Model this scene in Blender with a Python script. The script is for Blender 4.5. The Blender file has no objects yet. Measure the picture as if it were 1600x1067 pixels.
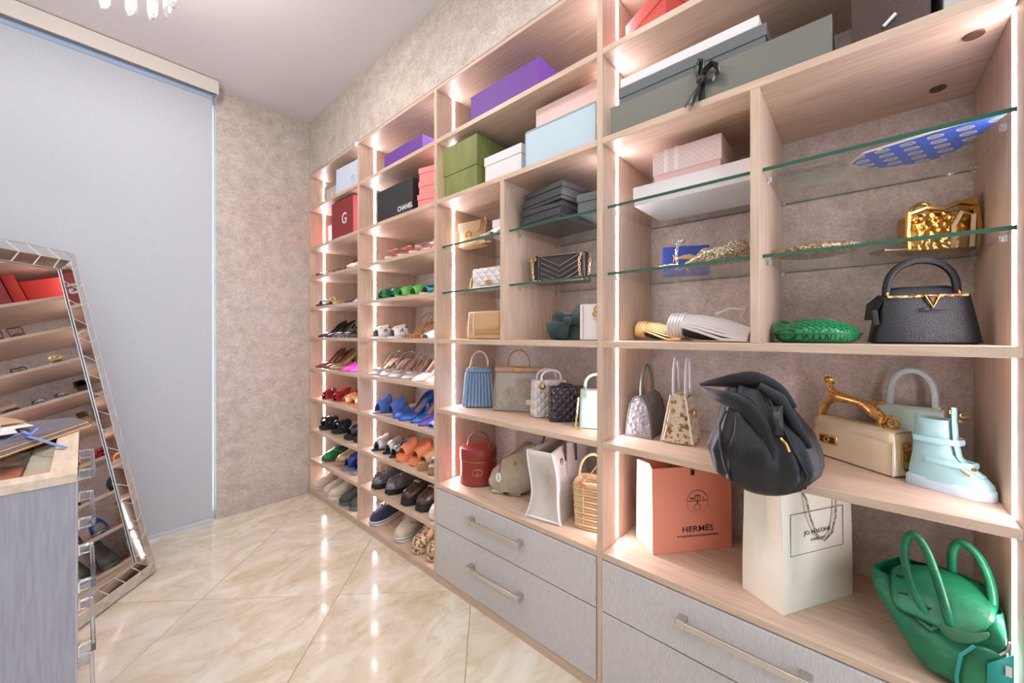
import bpy, bmesh, math, random
from mathutils import Vector, Matrix
R = math.radians
sin, cos, pi = math.sin, math.cos, math.pi
rnd = random.Random(7)
sc = bpy.context.scene
col = sc.collection

# ------------------------------------------------------------------ camera, world, light, exposure
cam_d = bpy.data.cameras.new('camera')
cam = bpy.data.objects.new('camera', cam_d); col.objects.link(cam)
cam_d.sensor_width = 36.0
cam_d.lens = 36.0 * 602.42 / 1600.0
cam_d.shift_y = -11.2 / 1600.0
cam_d.clip_start = 0.02
cam.location = (0, 0, 1.25)
cam.rotation_euler = (R(90), 0, -0.8406)
sc.camera = cam

sc.view_settings.view_transform = 'Standard'
sc.view_settings.look = 'None'
sc.view_settings.gamma = 1.0
sc.view_settings.use_curve_mapping = False
sc.view_settings.exposure = 0.0

W = bpy.data.worlds.new('sky'); sc.world = W; W.use_nodes = True
bgn = W.node_tree.nodes['Background']
bgn.inputs[0].default_value = (0.70, 0.82, 1.0, 1); bgn.inputs[1].default_value = 2.6

def area(name, loc, size, power, color=(1, 1, 1), rot=(0, 0, 0), shape='DISK', spread=180):
    l = bpy.data.lights.new(name, 'AREA'); l.shape = shape; l.size = size; l.energy = power; l.color = color
    l.spread = R(spread)
    o = bpy.data.objects.new(name, l); o.location = loc; o.rotation_euler = rot; col.objects.link(o); return o
FILL_LAMP = 8.5
fill_lamp_spots = [(-0.55, -0.55), (0.55, -0.55), (0.45, 0.75), (-0.95, 0.55), (0.45, 1.95), (-0.95, 1.9)]
LED_E = 66.0
ceiling_z = 2.91

# ------------------------------------------------------------------ helpers
def lin(c):
    c = c / 255.0
    return c / 12.92 if c <= 0.04045 else ((c + 0.055) / 1.055) ** 2.4
def rgb(r, g, b): return (lin(r), lin(g), lin(b), 1.0)
MATS = {}
def nd(nt, t, **kw):
    n = nt.nodes.new(t)
    for k, v in kw.items(): setattr(n, k, v)
    return n
def mat(name, c, rough=0.5, metal=0.0, c2=None, scale=12.0, stretch=(1, 1, 1), detail=4.0, bump=0.0, bscale=60.0,
        coat=0.0, emit=0.0, sheen=0.0, tex='noise', lo=0.35, hi=0.65, alpha=1.0, trans=0.0, spec=None, bstretch=None):
    if name in MATS: return MATS[name]
    m = bpy.data.materials.new(name); m.use_nodes = True; nt = m.node_tree
    b = nt.nodes['Principled BSDF']; L = nt.links
    b.inputs['Base Color'].default_value = rgb(*c)
    b.inputs['Roughness'].default_value = rough; b.inputs['Metallic'].default_value = metal
    b.inputs['Coat Weight'].default_value = coat; b.inputs['Coat Roughness'].default_value = 0.08
    b.inputs['Alpha'].default_value = alpha; b.inputs['Transmission Weight'].default_value = trans
    if spec is not None: b.inputs['Specular IOR Level'].default_value = spec
    b.inputs['Sheen Weight'].default_value = sheen
    if emit:
        b.inputs['Emission Color'].default_value = rgb(*c); b.inputs['Emission Strength'].default_value = emit
    tc = None
    def coords(st):
        nonlocal tc
        if tc is None: tc = nd(nt, 'ShaderNodeTexCoord')
        mp = nd(nt, 'ShaderNodeMapping'); mp.inputs['Scale'].default_value = st
        L.new(tc.outputs['Object'], mp.inputs['Vector']); return mp.outputs['Vector']
    def texn(kind, sc_, st, det):
        v = coords(st)
        if kind == 'noise':
            n = nd(nt, 'ShaderNodeTexNoise'); n.inputs['Scale'].default_value = sc_; n.inputs['Detail'].default_value = det
            L.new(v, n.inputs['Vector']); return n.outputs['Fac']
        if kind == 'voronoi':
            n = nd(nt, 'ShaderNodeTexVoronoi'); n.inputs['Scale'].default_value = sc_
            L.new(v, n.inputs['Vector']); return n.outputs['Distance']
        if kind == 'cells':
            n = nd(nt, 'ShaderNodeTexVoronoi'); n.inputs['Scale'].default_value = sc_
            L.new(v, n.inputs['Vector']); s_ = nd(nt, 'ShaderNodeSeparateColor'); L.new(n.outputs['Color'], s_.inputs[0]); return s_.outputs[0]
        if kind == 'checker':
            n = nd(nt, 'ShaderNodeTexChecker'); n.inputs['Scale'].default_value = sc_
            L.new(v, n.inputs['Vector']); return n.outputs['Fac']
        if kind == 'wave':
            n = nd(nt, 'ShaderNodeTexWave'); n.inputs['Scale'].default_value = sc_; n.inputs['Distortion'].default_value = 1.5
            L.new(v, n.inputs['Vector']); return n.outputs['Fac']
    if c2 is not None:
        f = texn(tex, scale, stretch, detail)
        cr = nd(nt, 'ShaderNodeValToRGB'); cr.color_ramp.elements[0].position = lo; cr.color_ramp.elements[1].position = hi
        cr.color_ramp.elements[0].color = rgb(*c); cr.color_ramp.elements[1].color = rgb(*c2)
        L.new(f, cr.inputs['Fac']); L.new(cr.outputs['Color'], b.inputs['Base Color'])
        if emit: L.new(cr.outputs['Color'], b.inputs['Emission Color'])
    if bump:
        kind = 'voronoi' if bump < 0 else 'noise'
        f = texn(kind, bscale, bstretch or (1, 1, 1), 3.0)
        bn = nd(nt, 'ShaderNodeBump'); bn.inputs['Strength'].default_value = abs(bump); bn.inputs['Distance'].default_value = 0.004
        L.new(f, bn.inputs['Height']); L.new(bn.outputs['Normal'], b.inputs['Normal'])
    MATS[name] = m
    return m

class G:
    """collects vertices and faces of one mesh"""
    def __init__(s): s.v = []; s.f = []
    def add(s, vs, fs):
        o = len(s.v); s.v += [tuple(p) for p in vs]; s.f += [tuple(i + o for i in f) for f in fs]; return s
    def box(s, x0, x1, y0, y1, z0, z1):
        return s.add([(x0, y0, z0), (x1, y0, z0), (x1, y1, z0), (x0, y1, z0), (x0, y0, z1), (x1, y0, z1), (x1, y1, z1), (x0, y1, z1)],
                     [(0, 3, 2, 1), (4, 5, 6, 7), (0, 1, 5, 4), (1, 2, 6, 5), (2, 3, 7, 6), (3, 0, 4, 7)])
    def loft(s, rings, cap0=True, cap1=True, closed=True):
        n = len(rings[0]); vs = [p for r in rings for p in r]; fs = []
        for i in range(len(rings) - 1):
            for j in range(n if closed else n - 1):
                a = i * n + j; b = i * n + (j + 1) % n
                fs.append((a, b, b + n, a + n))
        if closed and cap0: fs.append(tuple(reversed(range(n))))
        if closed and cap1: fs.append(tuple(range((len(rings) - 1) * n, len(rings) * n)))
        return s.add(vs, fs)
    def tube(s, pts, r, n=8, closed=False, flat=1.0, up=None, cap=True):
        pts = [Vector(p) for p in pts]; m = len(pts); rings = []; prev = None
        for i, p in enumerate(pts):
            if closed: t = pts[(i + 1) % m] - pts[i - 1]
            else: t = pts[min(i + 1, m - 1)] - pts[max(i - 1, 0)]
            if t.length < 1e-9: t = Vector((0, 0, 1))
            t.normalize()
            if prev is None:
                a = Vector(up) if up else (Vector((0, 0, 1)) if abs(t.z) < 0.9 else Vector((1, 0, 0)))
            else: a = prev
            nrm = (a - t * a.dot(t))
            if nrm.length < 1e-6: nrm = t.orthogonal()
            nrm.normalize(); bi = t.cross(nrm); prev = nrm
            rr = r[i] if isinstance(r, (list, tuple)) else r
            rings.append([p + nrm * (cos(2 * pi * k / n) * rr * flat) + bi * (sin(2 * pi * k / n) * rr) for k in range(n)])
        if closed: rings.append(rings[0])
        return s.loft(rings, cap and not closed, cap and not closed)
    def lathe(s, prof, n=24, c=(0, 0, 0)):
        rings = [[(c[0] + r * cos(2 * pi * k / n), c[1] + r * sin(2 * pi * k / n), c[2] + z) for k in range(n)] for r, z in prof]
        return s.loft(rings)
    def ball(s, c, r, n=8, sx=1, sy=1, sz=1):
        rings = []
        for i in range(1, n):
            a = pi * i / n
            rings.append([(c[0] + sx * r * sin(a) * cos(2 * pi * k / n), c[1] + sy * r * sin(a) * sin(2 * pi * k / n), c[2] - sz * r * cos(a)) for k in range(n)])
        return s.loft(rings)
    def torus(s, c, Rr, r, n=16, m=6, axis='y', sx=1, sz=1):
        pts = []
        for k in range(n):
            a = 2 * pi * k / n
            u, w = Rr * cos(a) * sx, Rr * sin(a) * sz
            pts.append({'y': (c[0] + u, c[1], c[2] + w), 'x': (c[0], c[1] + u, c[2] + w), 'z': (c[0] + u, c[1] + w, c[2])}[axis])
        return s.tube(pts, r, m, closed=True)
    def chain(s, pts, link=0.012, r=0.0018, n=8):
        pts = [Vector(p) for p in pts]
        seg = [(pts[i + 1] - pts[i]).length for i in range(len(pts) - 1)]; tot = sum(seg)
        k = max(2, int(tot / (link * 1.3)))
        for q in range(k):
            d = tot * (q + 0.5) / k; i = 0
            while i < len(seg) - 1 and d > seg[i]: d -= seg[i]; i += 1
            t = (pts[i + 1] - pts[i]).normalized(); c = pts[i] + t * d
            a = t.orthogonal().normalized(); b = t.cross(a)
            if q % 2: a = b
            ring = [c + t * (cos(2 * pi * j / n) * link) + a * (sin(2 * pi * j / n) * link * 0.55) for j in range(n)]
            s.tube(ring, r, 5, closed=True)
        return s
    def xf(s, M, start=0):
        for i in range(start, len(s.v)): s.v[i] = tuple(M @ Vector(s.v[i]))
        return s
    def build(s, name, m, parent=None, smooth=True, bevel=0.0, sub=0, solid=0.0, seg=2):
        me = bpy.data.meshes.new(name); me.from_pydata(s.v, [], s.f); me.update()
        if me.validate(): me.update()
        bm = bmesh.new(); bm.from_mesh(me); bmesh.ops.remove_doubles(bm, verts=bm.verts, dist=1e-5)
        bmesh.ops.recalc_face_normals(bm, faces=bm.faces); bm.to_mesh(me); bm.free()
        if isinstance(m, bpy.types.Material): me.materials.append(m)
        if smooth:
            me.polygons.foreach_set('use_smooth', [True] * len(me.polygons))
            try: me.set_sharp_from_angle(angle=R(42))
            except Exception: pass
        o = bpy.data.objects.new(name, me); col.objects.link(o)
        if parent is not None: o.parent = parent
        if solid: q = o.modifiers.new('solid', 'SOLIDIFY'); q.thickness = solid; q.offset = 0
        if bevel: q = o.modifiers.new('bevel', 'BEVEL'); q.width = bevel; q.segments = seg; q.limit_method = 'ANGLE'
        if sub: q = o.modifiers.new('sub', 'SUBSURF'); q.levels = sub; q.render_levels = sub
        return o

def tag(o, label=None, cat=None, group=None, kind=None):
    if label: o['label'] = label
    if cat: o['category'] = cat
    if group: o['group'] = group
    if kind: o['kind'] = kind
    return o
def empty(name, label, cat, group=None):
    o = bpy.data.objects.new(name, None); o.empty_display_size = 0.05; col.objects.link(o)
    return tag(o, label, cat, group)
def put(o, X, Y, Z, turn=0.0, s=1.0, tilt=(0, 0)):
    """front (-y local) looks out of the shelving, +x local runs to the right along it"""
    o.location = (X, Y, Z); o.rotation_euler = (R(tilt[0]), R(tilt[1]), R(-90 + turn)); o.scale = (s, s, s); return o
def copy_tree(o, parent=None):
    kids = [k for k in bpy.data.objects if k.parent == o]
    c = o.copy(); col.objects.link(c); c.parent = parent
    for k in kids: copy_tree(k, c)
    return c
def boxobj(name, m, x0, x1, y0, y1, z0, z1, parent=None, bevel=0.0):
    return G().box(x0, x1, y0, y1, z0, z1).build(name, m, parent, smooth=bool(bevel), bevel=bevel)
def text(name, body, size, m, parent, loc, rot=(90, 0, 0), extrude=0.0006, sx=1.0, bold=0.0):
    cu = bpy.data.curves.new(name, 'FONT'); cu.body = body; cu.size = size; cu.extrude = extrude; cu.offset = bold
    cu.align_x = 'CENTER'; cu.align_y = 'CENTER'
    tmp = bpy.data.objects.new('tmp', cu); col.objects.link(tmp)
    me = bpy.data.meshes.new_from_object(tmp.evaluated_get(bpy.context.evaluated_depsgraph_get()))
    bpy.data.objects.remove(tmp); bpy.data.curves.remove(cu)
    me.materials.clear(); me.materials.append(m); me.name = name
    o = bpy.data.objects.new(name, me); col.objects.link(o); o.parent = parent
    o.location = loc; o.rotation_euler = tuple(R(a) for a in rot); o.scale = (sx, 1, 1); return o
def sering(hw, hd, z, n=28, e=2.6, cx=0.0, cy=0.0):
    out = []
    for k in range(n):
        a = 2 * pi * (k + 0.5) / n; ca, sa = cos(a), sin(a)
        out.append((cx + hw * math.copysign(abs(ca) ** (2 / e), ca), cy + hd * math.copysign(abs(sa) ** (2 / e), sa), z))
    return out
def arc(x0, x1, z0, h, n=14, y=0.0, e=1.0, lean=0.0):
    return [((x0 + x1) / 2 - (x1 - x0) / 2 * cos(pi * k / n), y + lean * sin(pi * k / n), z0 + h * abs(sin(pi * k / n)) ** e) for k in range(n + 1)]
def sp(pts, k=5):
    """smooth curve through the points"""
    P_ = [Vector(p) for p in pts]; out = []
    for i in range(len(P_) - 1):
        a, b, c, d = P_[max(i - 1, 0)], P_[i], P_[i + 1], P_[min(i + 2, len(P_) - 1)]
        for j in range(k):
            t = j / k
            out.append(tuple(.5 * ((2 * b) + (c - a) * t + (2 * a - 5 * b + 4 * c - d) * t * t + (3 * b - a - 3 * c + d) * t ** 3)))
    return out + [tuple(P_[-1])]
def spr(rs, k=5): return [q[0] for q in sp([(r, 0, 0) for r in rs], k)]
def smooth01(t): t = max(0, min(1, t)); return t * t * (3 - 2 * t)
def lerp(a, b, t): return a + (b - a) * t
def interp(t, pts):
    for i in range(len(pts) - 1):
        if t <= pts[i + 1][0]:
            q = (t - pts[i][0]) / max(1e-9, pts[i + 1][0] - pts[i][0]); return lerp(pts[i][1], pts[i + 1][1], smooth01(q))
    return pts[-1][1]

# ------------------------------------------------------------------ materials of the room
WOODC, WOODC2 = (211, 185, 163), (197, 168, 146)
wood_h = mat('oak_along', WOODC, 0.42, c2=WOODC2, scale=9, stretch=(9, 0.7, 9), detail=6, bump=0.08, bscale=30, bstretch=(9, .6, 9))
wood_v = mat('oak_upright', WOODC, 0.42, c2=WOODC2, scale=9, stretch=(9, 9, 0.7), detail=6, bump=0.08, bscale=30, bstretch=(9, 9, .6))
linen = mat('linen_laminate', (205, 200, 197), 0.6, c2=(188, 182, 180), scale=60, stretch=(1, 8, 1), detail=5, bump=0.12, bscale=300, bstretch=(1, 1, 4))
grey_lam = mat('grey_ribbed_laminate', (164, 161, 170), 0.55, c2=(150, 147, 158), scale=26, stretch=(7, 7, 0.5), detail=5, bump=0.2, bscale=60, bstretch=(6, 6, .3))
paint = mat('ceiling_paint', (222, 218, 220), 0.7)
plaster = mat('wall_paint', (216, 208, 200), 0.8)
def wallpaper():
    m = bpy.data.materials.new('mottled_wallpaper'); m.use_nodes = True; nt = m.node_tree; L = nt.links; b = nt.nodes['Principled BSDF']
    tc = nd(nt, 'ShaderNodeTexCoord')
    n1 = nd(nt, 'ShaderNodeTexNoise'); n1.inputs['Scale'].default_value = 13; n1.inputs['Detail'].default_value = 9; n1.inputs['Roughness'].default_value = .78
    n2 = nd(nt, 'ShaderNodeTexNoise'); n2.inputs['Scale'].default_value = 130; n2.inputs['Detail'].default_value = 3
    L.new(tc.outputs['Object'], n1.inputs['Vector']); L.new(tc.outputs['Object'], n2.inputs['Vector'])
    r1 = nd(nt, 'ShaderNodeValToRGB'); r1.color_ramp.elements[0].position = .33; r1.color_ramp.elements[1].position = .68
    r1.color_ramp.elements[0].color = rgb(182, 167, 154); r1.color_ramp.elements[1].color = rgb(222, 209, 200)
    r2 = nd(nt, 'ShaderNodeValToRGB'); r2.color_ramp.elements[0].position = .35; r2.color_ramp.elements[1].position = .65
    r2.color_ramp.elements[0].color = (.72, .71, .70, 1); r2.color_ramp.elements[1].color = (1, 1, 1, 1)
    mx = nd(nt, 'ShaderNodeMix', data_type='RGBA', blend_type='MULTIPLY'); mx.inputs[0].default_value = .8
    L.new(n1.outputs['Fac'], r1.inputs[0]); L.new(n2.outputs['Fac'], r2.inputs[0])
    L.new(r1.outputs[0], mx.inputs[6]); L.new(r2.outputs[0], mx.inputs[7]); L.new(mx.outputs[2], b.inputs['Base Color'])
    b.inputs['Roughness'].default_value = .6
    bn = nd(nt, 'ShaderNodeBump'); bn.inputs['Strength'].default_value = .25; bn.inputs['Distance'].default_value = .003
    L.new(n2.outputs['Fac'], bn.inputs['Height']); L.new(bn.outputs[0], b.inputs['Normal'])
    return m
paper = wallpaper()
def travertine():
    m = bpy.data.materials.new('polished_travertine'); m.use_nodes = True; nt = m.node_tree; L = nt.links; b = nt.nodes['Principled BSDF']
    tc = nd(nt, 'ShaderNodeTexCoord'); oi = nd(nt, 'ShaderNodeObjectInfo')
    mp = nd(nt, 'ShaderNodeMapping'); mp.inputs['Scale'].default_value = (1, 1.7, 1); mp.inputs['Rotation'].default_value = (0, 0, R(45))
    ad = nd(nt, 'ShaderNodeVectorMath', operation='ADD'); ml = nd(nt, 'ShaderNodeVectorMath', operation='SCALE'); ml.inputs['Scale'].default_value = 9
    L.new(oi.outputs['Random'], ml.inputs[0]); L.new(tc.outputs['Object'], ad.inputs[0]); L.new(ml.outputs[0], ad.inputs[1]); L.new(ad.outputs[0], mp.inputs['Vector'])
    n1 = nd(nt, 'ShaderNodeTexNoise'); n1.inputs['Scale'].default_value = 3.6; n1.inputs['Detail'].default_value = 9; n1.inputs['Roughness'].default_value = .62; n1.inputs['Distortion'].default_value = .9
    n2 = nd(nt, 'ShaderNodeTexNoise'); n2.inputs['Scale'].default_value = 7; n2.inputs['Detail'].default_value = 6; n2.inputs['Distortion'].default_value = 1.4
    for n in (n1, n2): L.new(mp.outputs[0], n.inputs['Vector'])
    r1 = nd(nt, 'ShaderNodeValToRGB'); e = r1.color_ramp.elements
    e[0].position = .26; e[0].color = rgb(204, 186, 156); e[1].position = .70; e[1].color = rgb(236, 229, 217)
    x = e.new(.46); x.color = rgb(220, 207, 184); x = e.new(.56); x.color = rgb(229, 219, 201)
    r2 = nd(nt, 'ShaderNodeValToRGB'); e = r2.color_ramp.elements
    e[0].position = .30; e[0].color = (.86, .79, .68, 1); e[1].position = .48; e[1].color = (1, 1, 1, 1)
    mx = nd(nt, 'ShaderNodeMix', data_type='RGBA', blend_type='MULTIPLY'); mx.inputs[0].default_value = .75
    L.new(n1.outputs['Fac'], r1.inputs[0]); L.new(n2.outputs['Fac'], r2.inputs[0])
    L.new(r1.outputs[0], mx.inputs[6]); L.new(r2.outputs[0], mx.inputs[7]); L.new(mx.outputs[2], b.inputs['Base Color'])
    b.inputs['Roughness'].default_value = .13; b.inputs['Coat Weight'].default_value = .5; b.inputs['Coat Roughness'].default_value = .06
    return m
stone = travertine()
grout = mat('grout', (150, 128, 98), 0.9)
chrome = mat('polished_chrome', (222, 222, 226), 0.12, 1.0)
nickel = mat('brushed_nickel', (205, 200, 195), 0.28, 1.0)
gold = mat('gold_metal', (222, 178, 96), 0.25, 1.0)
acryl = mat('clear_acrylic', (238, 244, 252), 0.04, trans=0.92, spec=.8)
led_m = mat('led_strip_glow', (250, 242, 255), 0.5, emit=LED_E)
mirror_m = mat('mirror_silver', (238, 240, 240), 0.015, 1.0)
def glass_mat():
    m = bpy.data.materials.new('clear_glass'); m.use_nodes = True; nt = m.node_tree; L = nt.links
    nt.nodes.remove(nt.nodes['Principled BSDF']); out = nt.nodes['Material Output']
    t = nd(nt, 'ShaderNodeBsdfTransparent'); t.inputs[0].default_value = (.955, .975, .965, 1)
    g = nd(nt, 'ShaderNodeBsdfGlossy'); g.inputs['Roughness'].default_value = .02
    lw = nd(nt, 'ShaderNodeLayerWeight'); lw.inputs[0].default_value = .5
    pw = nd(nt, 'ShaderNodeMath', operation='POWER'); pw.inputs[1].default_value = 4.0; L.new(lw.outputs['Facing'], pw.inputs[0])
    ma = nd(nt, 'ShaderNodeMath', operation='MULTIPLY_ADD'); ma.inputs[1].default_value = .45; ma.inputs[2].default_value = .025; L.new(pw.outputs[0], ma.inputs[0])
    mx = nd(nt, 'ShaderNodeMixShader'); L.new(ma.outputs[0], mx.inputs[0]); L.new(t.outputs[0], mx.inputs[1]); L.new(g.outputs[0], mx.inputs[2])
    L.new(mx.outputs[0], out.inputs[0]); return m
glass = glass_mat()
glass_edge = mat('green_glass_edge', (44, 92, 74), 0.12, spec=.7)

# ------------------------------------------------------------------ the room
FX, BX = 1.196, 1.62            # front of the shelving, wall behind it
YW = 3.22; YB = -1.35; XL = -1.95
def struct(o): o['kind'] = 'structure'; return o
fl = struct(boxobj('floor', grout, XL - .1, BX + .1, YB - .1, YW + .25, -0.06, -0.004))
# diagonal tiles, clipped to the room
def clip(poly, ax, lim, keep_less):
    out = []
    for i in range(len(poly)):
        a, b = poly[i], poly[(i + 1) % len(poly)]
        ia = (a[ax] <= lim) == keep_less; ib = (b[ax] <= lim) == keep_less
        if ia: out.append(a)
        if ia != ib:
            t = (lim - a[ax]) / (b[ax] - a[ax]); out.append((a[0] + (b[0] - a[0]) * t, a[1] + (b[1] - a[1]) * t))
    return out
S = 0.635; q2 = math.sqrt(.5)
for iu in range(-9, 6):
    for iv in range(-5, 8):
        u0, v0 = -0.728 + iu * S, 1.894 + iv * S
        g_ = 0.0011
        cs = [(u0 + g_, v0 + g_), (u0 + S - g_, v0 + g_), (u0 + S - g_, v0 + S - g_), (u0 + g_, v0 + S - g_)]
        poly = [((u + v) * q2, (v - u) * q2) for u, v in cs]     # u=(X-Y)/sqrt2, v=(X+Y)/sqrt2
        for ax, lim, kl in ((0, XL, False), (0, 1.30, True), (1, YB, False), (1, YW + .2, True)):
            if poly: poly = clip(poly, ax, lim, kl)
        if len(poly) < 3: continue
        n = len(poly)
        a = sum(poly[i][0] * poly[(i + 1) % n][1] - poly[(i + 1) % n][0] * poly[i][1] for i in range(n)) / 2
        if abs(a) < .002: continue
        cx = sum(p[0] for p in poly) / n; cy = sum(p[1] for p in poly) / n
        zt = rnd.uniform(-.0003, 0.0)
        o = G().loft([[(p[0] - cx, p[1] - cy, -.012) for p in poly], [(p[0] - cx, p[1] - cy, zt) for p in poly]]).build('tile', stone, fl, smooth=False)
        o.location = (cx, cy, 0)
struct(boxobj('ceiling', paint, XL - .1, BX + .1, YB - .1, YW + .25, ceiling_z, ceiling_z + .08))
# wall with the shelving: the panel behind it, and the flush wall over it and beside it
wr = struct(boxobj('wall_right', paper, BX, BX + .1, YB - .1, YW + .25, 0, ceiling_z))
boxobj('soffit', paper, FX, BX, -.262, YW, 2.502, ceiling_z, wr)
boxobj('side_return', paper, FX, BX, YB, -.262, 0, ceiling_z, wr)
WX1 = 0.606; WX0 = -1.75       # window opening
wb = struct(G().box(WX1, BX, YW, YW + .12, 0, ceiling_z).box(XL, WX0, YW, YW + .12, 0, ceiling_z).box(WX0, WX1, YW, YW + .12, 2.86, ceiling_z).build('wall_back', paper, smooth=False))
struct(boxobj('wall_left', plaster, XL - .1, XL, YB - .1, YW + .25, 0, ceiling_z))
# the end wall behind the camera has a wide window, added for fill light
struct(G().box(XL, -1.55, YB - .1, YB, 0, ceiling_z).box(1.10, BX, YB - .1, YB, 0, ceiling_z).box(-1.55, 1.10, YB - .1, YB, 0, .35).box(-1.55, 1.10, YB - .1, YB, 2.65, ceiling_z).build('wall_front', plaster, smooth=False))
# window behind the blind
alu = mat('white_aluminium', (226, 230, 236), 0.35)
win = struct(G().box(WX0, WX1, YW + .05, YW + .10, 0, .05).box(WX0, WX1, YW + .05, YW + .10, 2.81, 2.86)
             .box(WX0, WX0 + .05, YW + .05, YW + .10, .05, 2.81).box(WX1 - .004, WX1, YW + .05, YW + .10, .05, 2.81)
             .box(-.60, -.55, YW + .05, YW + .10, .05, 2.81).build('window_1', alu, smooth=False))
boxobj('pane', glass, WX0 + .05, -.60, YW + .07, YW + .078, .05, 2.81, win)
boxobj('pane', glass, -.55, WX1 - .004, YW + .07, YW + .078, .05, 2.81, win)
w2 = struct(G().box(-1.55, 1.10, YB - .08, YB - .03, .35, .40).box(-1.55, 1.10, YB - .08, YB - .03, 2.60, 2.65).box(-1.55, -1.50, YB - .08, YB - .03, .40, 2.60).box(1.05, 1.10, YB - .08, YB - .03, .40, 2.60).box(-.25, -.20, YB - .08, YB - .03, .40, 2.60).build('added_fill_window', alu, smooth=False))  # unseen window, added to let in sky light as fill
boxobj('pane', glass, -1.50, -.25, YB - .06, YB - .052, .40, 2.60, w2)  # left pane of the added fill window
boxobj('pane', glass, -.20, 1.05, YB - .06, YB - .052, .40, 2.60, w2)  # right pane of the added fill window
# roller blind
def blind_mat():
    m = bpy.data.materials.new('blind_fabric'); m.use_nodes = True; nt = m.node_tree; L = nt.links; b = nt.nodes['Principled BSDF']; out = nt.nodes['Material Output']
    tc = nd(nt, 'ShaderNodeTexCoord'); mp = nd(nt, 'ShaderNodeMapping'); mp.inputs['Scale'].default_value = (14, 1, 1)
    n = nd(nt, 'ShaderNodeTexNoise'); n.inputs['Scale'].default_value = 18; n.inputs['Detail'].default_value = 4
    L.new(tc.outputs['Object'], mp.inputs[0]); L.new(mp.outputs[0], n.inputs[0])
    r = nd(nt, 'ShaderNodeValToRGB'); r.color_ramp.elements[0].color = rgb(192, 195, 202); r.color_ramp.elements[1].color = rgb(206, 208, 212)
    L.new(n.outputs[0], r.inputs[0]); L.new(r.outputs[0], b.inputs['Base Color']); b.inputs['Roughness'].default_value = .8
    tr = nd(nt, 'ShaderNodeBsdfTranslucent'); tr.inputs[0].default_value = rgb(200, 214, 230)
    mx = nd(nt, 'ShaderNodeMixShader'); mx.inputs[0].default_value = .12
    L.new(b.outputs[0], mx.inputs[1]); L.new(tr.outputs[0], mx.inputs[2]); L.new(mx.outputs[0], out.inputs[0]); return m
blind_f = blind_mat()
bl = empty('roller_blind', 'floor-length white fabric roller blind with boxed cream valance, covering the window', 'blind'); bl.location = (0, YW - .04, 0)
G().box(WX0 - .03, .578, -.002, .0, .035, 2.845).build('fabric', blind_f, bl, smooth=False)
G().box(WX0 - .03, .578, -.010, .006, .010, .036).build('bottom_bar', mat('blind_bar', (205, 205, 214), .5), bl, bevel=.003)
G().box(WX0 - .05, .600, -.070, -.062, 2.818, 2.905).box(.592, .600, -.062, .038, 2.818, 2.905).build('valance', mat('cream_valance', (214, 206, 198), .55), bl, smooth=False)
G().box(WX0, .576, -.010, -.003, 2.800, 2.826).build('painted_light_gap', mat('painted_daylight_blue', (168, 188, 218), .35), bl, smooth=False)  # strip painted blue as daylight leaking in below the valance
roll = G().tube([(WX0, -.02, 2.868), (.58, -.02, 2.868)], .028, 14).build('roller', mat('roller_tube', (190, 196, 205), .5), bl)
G().box(.588, .592, -.05, .02, 2.80, 2.90).build('bracket', chrome, bl, smooth=False)

# fill lamps added out of view, built as recessed ceiling lamps
white_fill_trim = mat('fill_lamp_trim', (235, 235, 235), .4)
for i, (x, y) in enumerate(fill_lamp_spots):
    t = empty('added_fill_lamp', 'added round recessed fill lamp ' + ['nearest the camera, on the left', 'nearest the camera, on the right', 'over the middle of the aisle', 'left of the aisle fill lamp', 'over the shoe shelves', 'left of the chandelier'][i], 'lamp', 'added ceiling fill lamps'); t.location = (x, y, ceiling_z - .012)
    G().torus((0, 0, .004), .062, .008, 24, 6, 'z').build('fill_lamp_ring', white_fill_trim, t)
    a_ = area('fill_light', (0, 0, 0), .24, FILL_LAMP, (1.0, .965, .95)); a_.parent = t

# ------------------------------------------------------------------ shelving
T = .022
LV = [2.235, 1.927, 1.695, 1.464, 1.226, .990, .753, .510, .279, .050]    # tops of the shoe shelves
def hboard(name, y0, y1, ztop, parent, x0=FX, x1=BX, th=T, m=None):
    return boxobj(name, m or wood_h, x0, x1, y0, y1, ztop - th, ztop, parent, bevel=.0015)
def vboard(name, yc, z0, z1, parent, x0=FX, x1=BX, th=T):
    return boxobj(name, wood_v, x0, x1, yc - th / 2, yc + th / 2, z0, z1, parent, bevel=.0015)
def led(y, z0, z1, parent, x=1.305):
    o = boxobj('led_strip', led_m, x - .006, x + .006, y - .0007, y, z0, z1, parent)
    o['label'] = 'glowing white led strip'
def gshelf(y0, y1, z, parent):
    x0, x1 = FX + .035, BX - .004
    o = G().box(x0 + .002, x1, y0, y1, z - .009, z).build('glass_shelf', glass, parent, smooth=False)
    G().box(x0, x0 + .002, y0, y1, z - .009, z).build('glass_edge', glass_edge, o, smooth=False)
    G().box(x1, x1 + .002, y0, y1, z - .0045, z - .0015).build('glass_edge', glass_edge, o, smooth=False)
    for yy in (y0 + .0065, y1 - .0065):
        for xx in (x0 + .06, x1 - .05):
            G().tube([(xx, yy, z - .0095), (xx, yy, z - .022)], .006, 8).build('shelf_clip', acryl, o)
    return o
def drawer_front(y0, y1, z0, z1, parent, hy):
    d = boxobj('drawer', linen, FX - .006, FX + .012, y0 + .002, y1 - .002, z0 + .0015, z1 - .0015, parent, bevel=.001)
    hz = (z0 + z1) / 2 + .02
    g = G().box(FX - .040, FX - .030, hy - .14, hy + .14, hz - .009, hz + .009)
    for s_ in (-1, 1):
        yy = hy + s_ * .145
        g.box(FX - .042, FX - .006, yy - .012, yy + .012, hz - .012, hz + .012)
    g.build('handle', nickel, d, bevel=.0015)
    return d
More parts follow.
